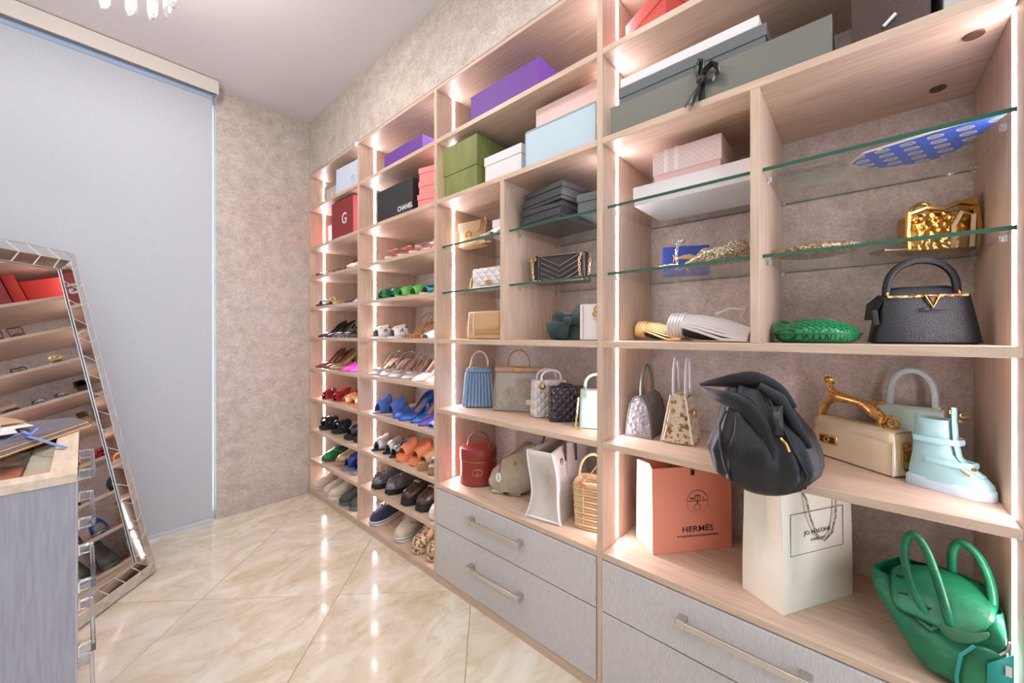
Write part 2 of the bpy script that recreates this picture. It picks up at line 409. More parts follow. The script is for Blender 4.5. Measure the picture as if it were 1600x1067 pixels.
secs = [('far left end', 3.209, 2.407), ('second from the window wall', 2.407, 1.592), ('third from the window wall', 1.592, .664), ('nearest the camera', .664, -.247)]
def unit(i, label):
    u = empty('shelving_unit', label, 'shelving', 'built in oak shelving units')
    u.location = (0, 0, 0); return u
u1 = unit(0, 'tall narrow oak shoe shelving unit in the corner beside the wallpapered window wall')
u2 = unit(1, 'oak shoe shelving unit second from the window wall, left of the drawer units')
u3 = unit(2, 'oak shelving unit of handbags with glass shelves and drawers, right of the shoe shelves')
u4 = unit(3, 'widest nearest oak shelving unit with glass shelves, large bags and paper carrier bags')
ys = [3.209, 2.407, 1.592, .664, -.247]
for k, u in enumerate((u1, u2, u3, u4)):
    a, b = ys[k], ys[k + 1]
    vboard('side_panel', a, 0, 2.50, u)
    if k == 3: vboard('side_panel', b, 0, 2.50, u)
    hboard('top_board', b + T / 2, a - T / 2, 2.50, u, th=.018)
    y0, y1 = b + T / 2, a - T / 2
    for z0_, z1_ in zip([.06] + [z + .001 for z in (reversed(LV[:-1]) if k < 2 else (.878, 1.226, 1.927, 2.235))] if k < 2 else (.51, .879, 1.227, 1.928, 2.236),
                        [z - T for z in reversed(LV[:-1])] + [2.48] if k < 2 else (.856, 1.204, 1.905, 2.213, 2.48)):
        led(y1 - .0005, z0_, z1_, u)
        led(y0 + .0012, z0_, z1_, u, 1.305 if k < 3 else 1.257)
    hboard('shelf', y0, y1, LV[0], u); hboard('shelf', y0, y1, LV[1], u)
    if k < 2:
        for z in LV[2:]: hboard('shelf', y0, y1, z, u)
        boxobj('plinth', wood_h, FX + .004, FX + .024, y0, y1, 0, LV[-1] - T, u)
    else:
        hboard('shelf', y0, y1, 1.226, u); hboard('shelf', y0, y1, .878, u); hboard('shelf', y0, y1, .499, u)
        ym = 1.129 if k == 2 else .203
        vboard('divider', ym, 1.226, 1.905, u)
        for z in (1.700, 1.466):
            gshelf(ym + T / 2 + .001, y1 - .001, z, u); gshelf(y0 + .001, ym - T / 2 - .001, z, u)
        hy = (y0 + y1) / 2 + (.03 if k == 2 else 0.03)
        drawer_front(y0, y1, .302, .475, u, hy); drawer_front(y0, y1, .048, .300, u, hy)
        boxobj('plinth', wood_h, FX + .004, FX + .024, y0, y1, 0, .047, u)
        boxobj('drawer_carcass', wood_h, FX + .03, BX - .01, y0, y1, .0, .47, u)

for (px_, py_) in ((1.30, -.190), (1.52, -.160)):
    G().tube([(px_, py_, 1.9049), (px_, py_, 1.901)], .016, 16).build('puck_light', mat('puck_brown', (92, 66, 52), .5), u4)  # brown discs for the small puck lights under the shelf
o = G().ball((FX - .012, 2.407, 2.475), .014, 10, .7, 1, 1.3).box(FX - .004, FX - .0005, 2.395, 2.419, 2.455, 2.495).build('sensor', mat('white_plastic', (236, 236, 236), .4))
tag(o, 'small white round sensor fixed high on the upright between the two shoe units', 'sensor')

# ------------------------------------------------------------------ shoes
def shoe(name, label, group, kind, mu, ms=None, mi=None, L=.25, Wd=.042, hh=.09, plat=0.0, point=.75, H=.045, mx=None, deco=None, sole_t=.004, mh=None):
    """toe at y=0, heel at y=L, standing on z=0"""
    ms = ms or mu; mi = mi or ms; mx = mx or mu; mh = mh or ms
    t0 = empty(name, label, 'shoe', group)
    N = 22
    def w(t):
        a = min(1, t / .34); toe = (sin(pi / 2 * a)) ** point if a < 1 else 1
        mid = interp(t, [(0, 1), (.34, 1), (.64, .74 if hh > .03 else .84), (.86, .80), (1, .78)])
        he = math.sqrt(max(0, 1 - ((t - .84) / .16) ** 2)) if t > .84 else 1
        return max(.0004, Wd * toe * mid * he)
    rise = L * .10 if hh > .05 else 0
    def sz(t): return plat + hh * smooth01((t - .28) / .62)
    def sh(t): return 0.0
    wedge = kind in ('platform', 'sneaker', 'slipon', 'loafer', 'boot')
    ts = [i / N for i in range(N + 1)]
    # sole
    rings = []
    for t in ts:
        ww = w(t) * (1.06 if wedge else 1.0); z1 = sz(t); z0 = 0 if wedge else max(0, z1 - sole_t - plat * (1 if t < .45 else .4))
        if wedge: z0 = .012 * max(0, (.12 - t) / .12) ** 1.5
        y = t * L
        if wedge: y = lerp(-.004, L + .004, t)
        rings.append([(-ww, y, z0), (ww, y, z0), (ww * 1.02, y, (z0 + z1) / 2), (ww, y, z1), (-ww, y, z1), (-ww * 1.02, y, (z0 + z1) / 2)])
    sole = G().loft(rings).build('sole', ms, t0)
    if not wedge or kind == 'platform':
        G().loft([[(-w(t) * .94, t * L, sz(t) + .0004), (w(t) * .94, t * L, sz(t) + .0004), (w(t) * .94, t * L, sz(t) + .0022), (-w(t) * .94, t * L, sz(t) + .0022)] for t in ts]).build('insole', mi, t0)
    # upper
    def arcs(u0, u1, af, Hf, m, nm='upper', K=7, ex=.85, solid=.0024):
        left, right = [], []
        n = 16
        for i in range(n + 1):
            t = u0 + (u1 - u0) * i / n; ww = w(t) * 1.01; z = sz(t); a = af(t); hx = Hf(t); y = t * L
            rr = []
            for k in range(K + 1):
                p = a * k / K
                rr.append((ww * cos(p) ** ex if p < pi / 2 - 1e-6 else 0.0, y, z + hx * sin(p)))
            right.append(rr); left.append([(-p_[0], p_[1], p_[2]) for p_ in rr])
        return G().loft(right, closed=False).loft(left, closed=False).build(nm, m, t0, solid=solid)
    H2 = pi / 2
    if kind in ('pump', 'slingback'):
        v = .33
        af = lambda t: H2 if t < v else max(.62 if kind == 'pump' else .3, H2 * (1 - smooth01((t - v) / .10)) + .62 * smooth01((t - v) / .1))
        Hf = lambda t: interp(t, [(0, .012), (.2, .030), (v, .040), (.55, .036), (.8, .055), (1, .085)])
        arcs(.0, 1.0 if kind == 'pump' else .56, af, Hf, mu)
        if kind == 'slingback':
            zc = sz(1) + .05
            G().tube([(Wd * .8, .55 * L, sz(.55) + .012), (Wd * .72, .8 * L, sz(.8) + .042), (Wd * .4, L * 1.0, zc), (0, L * 1.03, zc), (-Wd * .4, L * 1.0, zc), (-Wd * .72, .8 * L, sz(.8) + .042), (-Wd * .8, .55 * L, sz(.55) + .012)], .003, 6).build('sling_strap', mx, t0)
    elif kind == 'mule':
        af = lambda t: H2
        Hf = lambda t: interp(t, [(0, .012), (.2, .034), (.36, .046), (.5, .055)])
        arcs(.0 if point > .6 else .10, .46, af, Hf, mu)
    elif kind in ('slide', 'platform'):
        Hf = lambda t: interp(t, [(.1, .030), (.3, .050), (.5, .058)]) * (H / .045)
        arcs(.14, .50, lambda t: H2, Hf, mu, 'band')
    elif kind == 'sandal':
        for (ta, tb, hz) in ((.20, .30, .024), (.30, .22, .026), (.42, .46, .034)):
            pts = [(-w(ta), ta * L, sz(ta)), (-w(ta) * .75, (ta * .8 + tb * .2) * L, sz(ta) + hz * .75), (0, (ta + tb) / 2 * L, sz((ta + tb) / 2) + hz), (w(tb) * .75, (tb * .8 + ta * .2) * L, sz(tb) + hz * .75), (w(tb), tb * L, sz(tb))]
            G().tube(pts, .0045, 6, flat=.45).build('strap', mu, t0)
        if hh > .03:
            za = sz(.9) + .055
            G().tube([(w(.6) * .9, .6 * L, sz(.6)), (w(.8), .78 * L, sz(.8) + .035), (Wd * .7, .93 * L, za), (0, 1.02 * L, za + .004), (-Wd * .7, .93 * L, za), (-w(.8), .78 * L, sz(.8) + .035), (-w(.6) * .9, .6 * L, sz(.6))], .004, 6).build('ankle_strap', mu, t0)
    elif kind in ('sneaker', 'slipon', 'loafer', 'boot'):
        top = {'sneaker': .088, 'slipon': .078, 'loafer': .070, 'boot': .125}[kind]
        v = {'sneaker': .52, 'slipon': .50, 'loafer': .46, 'boot': .60}[kind]
        am = {'sneaker': 1.05, 'slipon': .95, 'loafer': .9, 'boot': 1.18}[kind]
        af = lambda t: H2 if t < v else lerp(H2, am, smooth01((t - v) / .12))
        Hf = lambda t: interp(t, [(0, .022), (.15, .044), (.35, .060), (v, top), (.78, top * .92), (1, top * 1.0)])
        arcs(.0, 1.0, af, Hf, mu, ex=.7, solid=.005)
        lp, rp, ce = [], [], []
        for i in range(13):
            t = v + .06 + (1.0 - v - .075) * i / 12; a = af(t); x = w(t) * 1.01 * cos(a) ** .7; z = sz(t) + Hf(t) * sin(a)
            lp.append((-x, t * L, z)); rp.append((x, t * L, z))
        G().loft([[(p[0], p[1], p[2] - .010) for p in (l_, ((l_[0] + r_[0]) / 2, l_[1], l_[2] - .004), r_)] for l_, r_ in zip(lp, rp)], closed=False).build('lining', mat('shoe_lining', (60, 54, 52), .9), t0)
        G().tube(lp + [(0, L * 1.0, lp[-1][2] + .002)] + rp[::-1] + [(0, (v + .03) * L, rp[0][2] + .004)], .0042, 6, closed=True).build('collar', mu, t0)
        if kind != 'loafer':
            G().tube([(-w(.2) * 1.03, .2 * L, sz(.2) + .004), (-w(.2) * .8, .19 * L, sz(.2) + .034), (0, .17 * L, sz(.17) + .0475), (w(.2) * .8, .19 * L, sz(.2) + .034), (w(.2) * 1.03, .2 * L, sz(.2) + .004)], .0018, 5).build('toe_cap_seam', mh, t0)
            g = G()
            for s_ in (-1, 1):
                g.tube([(s_ * w(t) * 1.045 * cos(a_) ** .7, t * L, sz(t) + Hf(t) * sin(a_)) for t, a_ in ((.34, 1.25), (.42, .9), (.50, .55), (.60, .30), (.72, .16))], .0030, 6)
                g.tube([(s_ * w(t) * 1.045 * cos(a_) ** .7, t * L, sz(t) + Hf(t) * sin(a_)) for t, a_ in ((.80, .10), (.83, .45), (.86, .8))], .0026, 6)
            g.build('side_seam', mh if kind != 'boot' else ms, t0)
        if kind in ('sneaker', 'boot'):
            g = G()
            for q in range(5 if kind == 'sneaker' else 7):
                t = .30 + q * .05; zc = sz(t) + Hf(t) + .002
                g.tube([(-w(t) * .42, t * L, zc - .006), (0, t * L + .004, zc + .003), (w(t) * .42, t * L, zc - .006)], .0028, 5)
                g.tube([(-w(t) * .38, t * L, zc - .005), (0, t * L + .012, zc + .003), (w(t) * .38, t * L + .02, zc + .001)], .0024, 5)
            g.build('laces', mx, t0)
            t = v + .02
            G().loft([[(-.020, (v - .04) * L, sz(t) + Hf(t) - .01), (.020, (v - .04) * L, sz(t) + Hf(t) - .01)], [(-.024, v * L + .01, sz(t) + Hf(t) + .012), (.024, v * L + .01, sz(t) + Hf(t) + .012)], [(-.02, v * L + .022, sz(t) + Hf(t) + .03), (.02, v * L + .022, sz(t) + Hf(t) + .03)]], closed=False).build('tongue', mu, t0, solid=.006)
        if kind in ('sneaker', 'slipon'):
            rg = [(w(t) * 1.075, lerp(-.004, L + .004, t), sz(t) * .55 + .002) for t in ts]
            G().tube(rg + [(-p[0], p[1], p[2]) for p in reversed(rg)], .0018, 5, closed=True).build('foxing_stripe', mh, t0)
        if kind == 'loafer':
            g = G()
            for q in range(22):
                t = .04 + q * .043; y = t * L
                for s_ in (-1, 1):
                    x = s_ * w(t) * 1.05
                    g.box(x - .004, x + .004, y - .003, y + .003, .001, plat * .55)
            g.build('lug', ms, t0)
            G().tube([(-w(t) * .62, t * L, sz(t) + Hf(t) * .86 + .002) for t in (.44, .36, .26, .17, .11)] + [(0, .085 * L, sz(.08) + Hf(.085) + .001)] + [(w(t) * .62, t * L, sz(t) + Hf(t) * .86 + .002) for t in (.11, .17, .26, .36, .44)], .0022, 6).build('apron_seam', mu, t0)
    # heel
    if not wedge and hh > .02:
        r0 = Wd * .62; zt = sz(.93) - sole_t * .5
        rr = []
        slim = .006 if kind in ('pump', 'slingback', 'sandal') else .016
        if deco == 'block': slim = .024
        for q in range(9):
            z = zt * (1 - q / 8); f = (1 - q / 8) ** 1.8
            rx = lerp(slim, r0, f); ry = lerp(slim, .028, f); cy = L * .90 - (1 - f) * .0 + .01
            rr.append([(rx * cos(2 * pi * k / 12), cy + ry * sin(2 * pi * k / 12), z) for k in range(12)])
        G().loft(rr).build('heel', mh, t0)
    # decoration
    tv = .24; zc = sz(tv) + .036
    if deco == 'bow':
        g = G()
        for s_ in (-1, 1):
            g.loft([sering(.012 + .0 * s_, .014, 0, 10, 2, s_ * .004, 0), sering(.028, .022, .012, 10, 2, s_ * .020, 0), sering(.006, .004, .020, 10, 2, s_ * .042, 0)])
        g.ball((0, 0, .006), .011, 6)
        b = g.build('bow', mx, t0); b.location = (0, tv * L, zc - .004)
    elif deco == 'jewel':
        g = G()
        for q in range(12):
            a = 2 * pi * q / 12; g.ball((.017 * cos(a), .5 * .03 * sin(a), .004), .0055, 4)
        for q in range(5): g.ball((.008 * cos(q * 1.257), .008 * sin(q * 1.257), .006), .006, 4)
        b = g.build('jewelled_buckle', mx, t0, smooth=False); b.location = (0, tv * L, zc - .006)
    elif deco == 'ruffle':
        g = G()
        for q in range(5):
            rr = []
            for k in range(13):
                a = pi * k / 12; rad = .036 + .006 * sin(k * 2.6 + q)
                rr.append((rad * cos(a), (.14 + q * .075) * L + .008 * sin(k * 2.1 + q), sz(.3) + .012 + (.040 + .004 * q + .005 * sin(k * 2.9)) * sin(a)))
            g.tube(rr, .0085, 6, flat=.7)
        g.build('ruffle', mu, t0)
    elif deco == 'horsebit':
        z = plat + .072; y = .40 * L
        G().torus((-.014, y, z), .011, .0026, 14, 6, 'z').torus((.014, y, z), .011, .0026, 14, 6, 'z').tube([(-.028, y + .002, z - .006), (-.01, y, z + .002), (.01, y, z + .002), (.028, y + .002, z - .006)], .003, 6).build('horsebit', mx, t0)
        G().tube([(-w(.4) * .95, y, plat + .035), (-w(.4) * .6, y, plat + .062), (0, y, plat + .066), (w(.4) * .6, y, plat + .062), (w(.4) * .95, y, plat + .035)], .009, 6, flat=.25).build('saddle_strap', mu, t0)
    elif deco == 'buckles':
        for ty, s_ in ((.26, 1), (.42, 1)):
            z = sz(ty) + interp(ty, [(.1, .03), (.3, .05), (.5, .058)]) * H / .045
            G().box(-.012, .012, ty * L - .010, ty * L - .007, z, z + .006).box(-.012, .012, ty * L + .007, ty * L + .010, z, z + .006).box(-.012, -.009, ty * L - .01, ty * L + .01, z, z + .006).box(.009, .012, ty * L - .01, ty * L + .01, z, z + .006).build('buckle', mx, t0)
    elif deco == 'knot':
        G().torus((0, .22 * L, sz(.2) + .036), .022, .013, 16, 8, 'y', 1.2, .6).ball((0, .22 * L, sz(.2) + .042), .017, 8).build('knot', mu, t0)
    elif deco == 'straps':
        for ty in (.16, .32, .46):
            z = sz(ty)
            G().tube([(w(ty) * 1.05 * cos(pi * k / 10), ty * L + .01 * sin(pi * k / 5), z + .062 * sin(pi * k / 10)) for k in range(11)], .014, 6, flat=.5).build('padded_strap', mu, t0)
    return t0

def leather(nm, c, rough=.42, metal=0, **k): return mat(nm, c, rough, metal, bump=k.pop('bump', .15), bscale=k.pop('bscale', 260), **k)
black_l = leather('black_leather', (38, 36, 38), .32)
brown_l = leather('dark_brown_leather', (66, 46, 38), .3)
white_l = leather('white_leather', (236, 232, 232), .45)
cream_l = leather('cream_leather', (224, 212, 196), .45)
tan_l = leather('tan_leather', (196, 142, 100), .45)
nude = leather('nude_leather', (226, 190, 168), .4)
silver_l = leather('silver_leather', (205, 200, 200), .28, .6)
goldl = leather('gold_leather', (205, 178, 128), .32, .6)
pump_br = leather('copper_leather', (120, 72, 52), .3)
olive_g = leather('olive_gold_leather', (168, 146, 96), .3, .3)
pinkm = leather('magenta_leather', (232, 92, 206), .4)
roseb = leather('rose_leather', (170, 70, 78), .4)
redl = leather('red_leather', (176, 36, 44), .42)
orng = leather('orange_leather', (238, 142, 98), .4)
peach = leather('peach_leather', (248, 170, 112), .4)
bluem = leather('blue_metallic_leather', (60, 102, 184), .22, .45)
denim = mat('blue_denim', (64, 96, 172), .8, c2=(92, 124, 196), scale=260, bump=.3, bscale=500)
purp = leather('iridescent_purple_leather', (96, 78, 170), .25, .4)
lattice = mat('blue_white_lattice', (70, 110, 190), .5, c2=(226, 230, 240), scale=150, tex='checker')
greenl = leather('emerald_leather', (28, 118, 74), .35)
limel = leather('light_green_leather', (112, 184, 88), .4)
teal = leather('teal_leather', (58, 138, 140), .38)
pinks = leather('pink_patent', (226, 140, 140), .35)
cork = mat('cork', (188, 148, 110), .8, c2=(140, 100, 70), scale=160, bump=.3, bscale=200)
rubber_w = mat('white_rubber', (232, 228, 224), .6)
rubber_k = mat('black_rubber', (34, 34, 36), .6)
crystal = mat('crystal_stones', (236, 232, 236), .12, .7)
beige_s = mat('beige_suede', (216, 200, 184), .85, c2=(196, 178, 160), scale=60, bump=.2)
grey_kn = mat('dark_grey_knit', (84, 82, 76), .85, c2=(60, 60, 54), scale=180, tex='wave', bump=.4, bscale=240)
navy = mat('navy_velvet', (38, 42, 84), .7, sheen=.4, bump=.1)
canv = mat('cream_canvas', (218, 204, 182), .8, c2=(204, 188, 164), scale=200, bump=.2, bscale=400)
mono = mat('brown_monogram_canvas', (206, 182, 150), .7, c2=(128, 88, 60), scale=90, tex='cells', lo=.68, hi=.72)
navyb = leather('dark_blue_leather', (28, 58, 140), .3)
insole_b = leather('brown_insole', (150, 98, 70), .5)
slv_k = mat('black_silver_weave', (44, 42, 46), .35, .3, c2=(170, 168, 172), scale=110, tex='cells', lo=.6, hi=.7)
wht_blk = mat('white_black_print', (236, 230, 226), .5, c2=(60, 56, 60), scale=38, lo=.58, hi=.62)
floral = mat('floral_print', (238, 220, 190), .5, c2=(240, 140, 70), scale=45, lo=.45, hi=.55)

ORD = ['top', 'second', 'third', 'fourth', 'fifth', 'sixth', 'seventh', 'eighth', 'ninth', 'bottom']
def row(col_i, level, specs):
    """specs: (Y of toe, X of toe, desc, name, kind, kwargs, pair gap or 0, turn)"""
    z = LV[level]
    n = 0
    for s_ in specs:
        Y, X, desc, kind, kw, gap, turn = s_
        nm = {'pump': 'pump_shoe', 'slingback': 'slingback_shoe', 'mule': 'mule_shoe', 'slide': 'slide_sandal', 'platform': 'platform_sandal', 'sandal': 'strappy_sandal',
              'sneaker': 'sneaker', 'slipon': 'slip_on_sneaker', 'loafer': 'loafer', 'boot': 'high_top_sneaker'}[kind]
        grp = 'pair of ' + desc + 's'
        where = 'in the corner unit' if col_i == 0 else 'in the second shoe unit'
        if gap:
            a = shoe(nm, 'left shoe of the pair of ' + desc + 's', grp, kind, **kw)
            put(a, X, Y, z + .0012, turn)
            b = copy_tree(a); b['label'] = 'right shoe of the pair of ' + desc + 's'
            put(b, X + .012, Y - gap, z + .0012, turn + (3 if n % 2 else -3))
        else:
            a = shoe(nm, desc + ' ' + where, None, kind, **kw); put(a, X, Y, z + .0012, turn)
        n += 1
P = dict
# corner unit
row(0, 2, [(3.12, 1.21, 'flat crystal strap sandal on the highest shoe shelf', 'sandal', P(mu=crystal, ms=pump_br, hh=.0, plat=.022, L=.24), 0, 4),
           (2.82, 1.21, 'dark bronze sandal with heel', 'sandal', P(mu=pump_br, ms=brown_l, hh=.075, plat=.012, L=.24), .10, 3),
           (2.60, 1.21, 'pale woven low mule', 'mule', P(mu=cream_l, ms=tan_l, hh=.05, plat=.014, L=.23), .10, 0)])
row(0, 3, [(3.10, 1.205, 'flat grey slide with thin sole', 'slide', P(mu=silver_l, ms=brown_l, hh=0, plat=.014, L=.24, H=.04), 0, 3),
           (2.92, 1.205, 'flat sandal with gold knot', 'slide', P(mu=goldl, ms=brown_l, hh=0, plat=.010, L=.24, H=.03, deco='knot'), 0, 2),
           (2.76, 1.235, 'dark flat sandal with silver straps', 'sandal', P(mu=black_l, ms=brown_l, hh=.035, plat=.004, L=.24, mx=chrome), .11, 0),
           (2.545, 1.225, 'pale blue grey upright mule', 'mule', P(mu=leather('pale_blue_grey', (156, 168, 186)), ms=black_l, hh=.03, L=.22), 0, 0)])
row(0, 4, [(3.10, 1.22, 'black pointed patent pump', 'pump', P(mu=black_l, mi=brown_l, hh=.088, L=.23, point=.9), .11, 2),
           (2.87, 1.225, 'black and silver sparkling slingback', 'slingback', P(mu=slv_k, mi=black_l, hh=.075, L=.23, point=.9, deco='jewel', mx=crystal), .11, 0),
           (2.64, 1.23, 'black slingback with pink lining', 'slingback', P(mu=black_l, mi=nude, hh=.09, L=.23, point=.9, mx=nude), .11, 0)])
row(0, 5, [(3.13, 1.215, 'copper brown pointed pump', 'pump', P(mu=pump_br, mi=roseb, hh=.10, L=.235, point=.9), .12, 2),
           (2.91, 1.22, 'olive gold pointed pump', 'pump', P(mu=olive_g, mi=nude, hh=.095, L=.235, point=.9), 0, 2),
           (2.80, 1.235, 'rose red pointed flat mule', 'mule', P(mu=roseb, hh=.02, L=.22, point=.9), 0, 0),
           (2.69, 1.215, 'magenta pink pointed mule', 'mule', P(mu=pinkm, hh=.045, L=.22, point=.9), .10, 0)])
row(0, 6, [(3.06, 1.225, 'red ruffled mule', 'mule', P(mu=redl, hh=.065, L=.23, point=.5, deco='ruffle'), .16, 4),
           (2.76, 1.23, 'white and orange floral slide', 'slide', P(mu=floral, ms=orng, hh=.035, plat=.006, L=.23), .12, 0),
           (2.52, 1.225, 'orange yellow slide with thin sole', 'slide', P(mu=peach, ms=orng, hh=0, plat=.012, L=.23), 0, 0)])
row(0, 7, [(3.08, 1.22, 'black padded strap sandal', 'platform', P(mu=black_l, ms=rubber_k, hh=0, plat=.030, L=.25, H=.05, deco='straps'), .19, 5),
           (2.66, 1.22, 'chunky dark sandal with silver buckle', 'platform', P(mu=black_l, ms=rubber_k, hh=0, plat=.034, L=.25, H=.055, deco='buckles', mx=chrome), .12, 0)])
row(0, 8, [(3.02, 1.215, 'emerald green low sneaker', 'slipon', P(mu=greenl, ms=rubber_k, hh=0, plat=.016, L=.25, mh=silver_l), 0, 10),
           (2.86, 1.25, 'gold and tan low sneaker', 'sneaker', P(mu=goldl, ms=tan_l, hh=0, plat=.03, L=.25, mx=cream_l, mh=cream_l), 0, 0),
           (2.72, 1.23, 'shiny blue and grey padded slide', 'platform', P(mu=navyb, ms=mat('grey_foam', (120, 126, 140), .6), hh=0, plat=.022, L=.25, H=.075), .125, 0)])
row(0, 9, [(3.12, 1.185, 'beige lace-up running shoe', 'sneaker', P(mu=beige_s, ms=mat('tan_rubber', (206, 188, 166), .6), hh=.012, plat=.024, L=.27, Wd=.046, mx=cream_l, mh=beige_s), .16, -4),
           (2.85, 1.19, 'pale cream lace-up running shoe', 'sneaker', P(mu=canv, ms=rubber_w, hh=.012, plat=.024, L=.27, Wd=.046, mx=white_l, mh=beige_s), 0, -6),
           (2.69, 1.20, 'dark grey knitted high-top sneaker', 'boot', P(mu=grey_kn, ms=mat('grey_rubber', (92, 94, 92), .6), hh=.012, plat=.028, L=.26, Wd=.048, mx=grey_kn), .125, -2)])
# second unit
row(1, 2, [(2.10, 1.208, 'pink flat strappy sandal', 'sandal', P(mu=pinks, ms=nude, hh=.035, plat=.018, L=.24, deco='bow'), .12, 0),
           (1.84, 1.206, 'pink crystal strap sandal', 'sandal', P(mu=pinks, ms=nude, hh=.070, plat=.014, L=.24, deco='jewel', mx=crystal), .12, 0)])
row(1, 3, [(2.25, 1.23, 'emerald green knotted slide', 'slide', P(mu=greenl, hh=0, plat=.012, L=.24, H=.06, deco='knot'), .115, 0),
           (2.02, 1.225, 'light green quilted slide', 'slide', P(mu=limel, hh=0, plat=.012, L=.24, H=.055), .115, 0),
           (1.78, 1.23, 'teal bow slide', 'slide', P(mu=teal, ms=nude, hh=0, plat=.012, L=.24, H=.05, deco='bow'), .11, 0)])
row(1, 4, [(2.30, 1.225, 'white slide with black print', 'slide', P(mu=wht_blk, ms=white_l, mi=black_l, hh=.0, plat=.010, L=.24, H=.06, Wd=.05), .17, 0),
           (1.98, 1.225, 'gold and tan strappy heeled sandal', 'sandal', P(mu=goldl, ms=tan_l, mi=tan_l, hh=.10, L=.24), .10, 0),
           (1.755, 1.225, 'plain white flat mule', 'mule', P(mu=white_l, ms=tan_l, hh=.01, L=.23, point=.5), .10, 0)])
row(1, 5, [(2.32, 1.215, 'nude slingback with crystal toe', 'slingback', P(mu=silver_l, mi=nude, hh=.095, L=.24, point=.9, deco='jewel', mx=crystal), .115, 3),
           (2.08, 1.215, 'silver slingback with jewelled toe', 'slingback', P(mu=silver_l, mi=tan_l, hh=.10, L=.24, point=.9, deco='jewel', mx=crystal), .12, 2),
           (1.83, 1.215, 'cream satin pointed pump', 'pump', P(mu=white_l, mi=tan_l, hh=.10, L=.24, point=.9), .11, 2)])
row(1, 6, [(2.26, 1.215, 'blue denim mule', 'slide', P(mu=denim, ms=denim, mi=nude, hh=.04, plat=.004, L=.24, H=.075, Wd=.048), .13, 2),
           (2.035, 1.225, 'blue pointed mule with buckle', 'mule', P(mu=bluem, mi=nude, hh=.05, L=.22, point=.9, Wd=.034), 0, 0),
           (1.955, 1.212, 'metallic blue pointed pump', 'pump', P(mu=bluem, mi=tan_l, hh=.105, L=.24, point=.9), .10, 0),
           (1.762, 1.212, 'purple blue pointed slingback', 'slingback', P(mu=purp, mi=orng, hh=.10, L=.24, point=.9), 0, 0),
           (1.672, 1.205, 'blue and white lattice mule', 'mule', P(mu=lattice, hh=.02, L=.22, point=.6), 0, 0)])
row(1, 7, [(2.29, 1.225, 'silver grey slide with black sole', 'slide', P(mu=silver_l, ms=rubber_k, mi=black_l, hh=.02, plat=.010, L=.24, H=.06), .115, 4),
           (2.083, 1.225, 'black woven slide with block heel', 'slide', P(mu=slv_k, ms=rubber_k, hh=.045, plat=.006, L=.23, H=.055, deco='block'), 0, 0),
           (1.982, 1.215, 'orange leather platform sandal', 'platform', P(mu=orng, ms=orng, hh=.055, plat=.036, L=.24, H=.055, Wd=.048), .113, 0),
           (1.766, 1.212, 'tan platform sandal with cork sole', 'platform', P(mu=tan_l, ms=cork, mi=tan_l, hh=.045, plat=.040, L=.23, H=.045), 0, 0),
           (1.672, 1.212, 'white platform sandal with cork sole', 'platform', P(mu=white_l, ms=cork, mi=cream_l, hh=.045, plat=.044, L=.22, H=.05), 0, 0)])
row(1, 8, [(2.26, 1.215, 'silver and brown tasselled lug sole loafer', 'loafer', P(mu=mat('pewter_patent', (128, 118, 120), .2, .3), ms=rubber_k, hh=.0, plat=.030, L=.27, Wd=.048, point=.5, deco='ruffle'), .14, 6),
           (1.915, 1.21, 'dark brown lug sole loafer with silver horsebit', 'loafer', P(mu=brown_l, ms=rubber_k, hh=.008, plat=.036, L=.27, Wd=.05, point=.45, deco='horsebit', mx=chrome), .13, 6),
           (1.66, 1.21, 'white leather sneaker', 'sneaker', P(mu=white_l, ms=rubber_w, hh=.0, plat=.028, L=.25, Wd=.046, mx=white_l, mh=beige_s), 0, 0)])
row(1, 9, [(2.26, 1.205, 'navy velvet slip-on with gold chain', 'slipon', P(mu=navy, ms=rubber_w, hh=.0, plat=.030, L=.26, Wd=.05, point=.45, deco='horsebit', mx=gold, mh=navy), 0, 12),
           (2.104, 1.35, 'cream brown canvas slip-on standing further back', 'slipon', P(mu=canv, ms=rubber_w, hh=0, plat=.03, L=.25, Wd=.046, point=.45, mh=tan_l), 0, 12),
           (1.975, 1.205, 'cream canvas slip-on with sketched face', 'slipon', P(mu=canv, ms=rubber_w, hh=0, plat=.030, L=.26, Wd=.05, point=.45, mh=navy), 0, 12),
           (1.80, 1.205, 'brown and cream monogram boot with stacked sole', 'boot', P(mu=mono, ms=mono, hh=0, plat=.040, L=.24, Wd=.05, point=.5, mx=beige_s), .12, 6)])

# ------------------------------------------------------------------ boxes
def carton(name, label, m, w, d, h, lid=.03, mlid=None, group=None, over=.003, cat='box', seam=True):
    """origin: middle of the front bottom edge; body + lid"""
    t = empty(name, label, cat, group)
    if lid:
        G().box(-w / 2 + over, w / 2 - over, over, d - over, 0, h - lid * .3).build('box_body', m, t, bevel=.0015)
        G().box(-w / 2, w / 2, 0, d, h - lid, h).build('lid', mlid or m, t, bevel=.0015)
    else:
        G().box(-w / 2, w / 2, 0, d, 0, h).build('box_body', m, t, bevel=.002)
    return t
def pap(nm, c, **k): return mat(nm, c, k.pop('rough', .6), **k)
purple = pap('purple_card', (106, 58, 148)); coral = pap('coral_red_card', (198, 74, 62)); dkred = pap('dark_red_card', (140, 44, 44)); red_c = pap('red_card', (196, 52, 40))
green_c = mat('olive_green_paper', (132, 138, 76), .6, c2=(114, 120, 60), scale=18, stretch=(1, 1, .2))
white_c = pap('white_card', (228, 224, 224)); ltblue = pap('light_blue_card', (186, 206, 216)); pink_c = pap('pale_pink_card', (236, 196, 190)); pink_s = pap('pink_shoebox_card', (246, 140, 138))
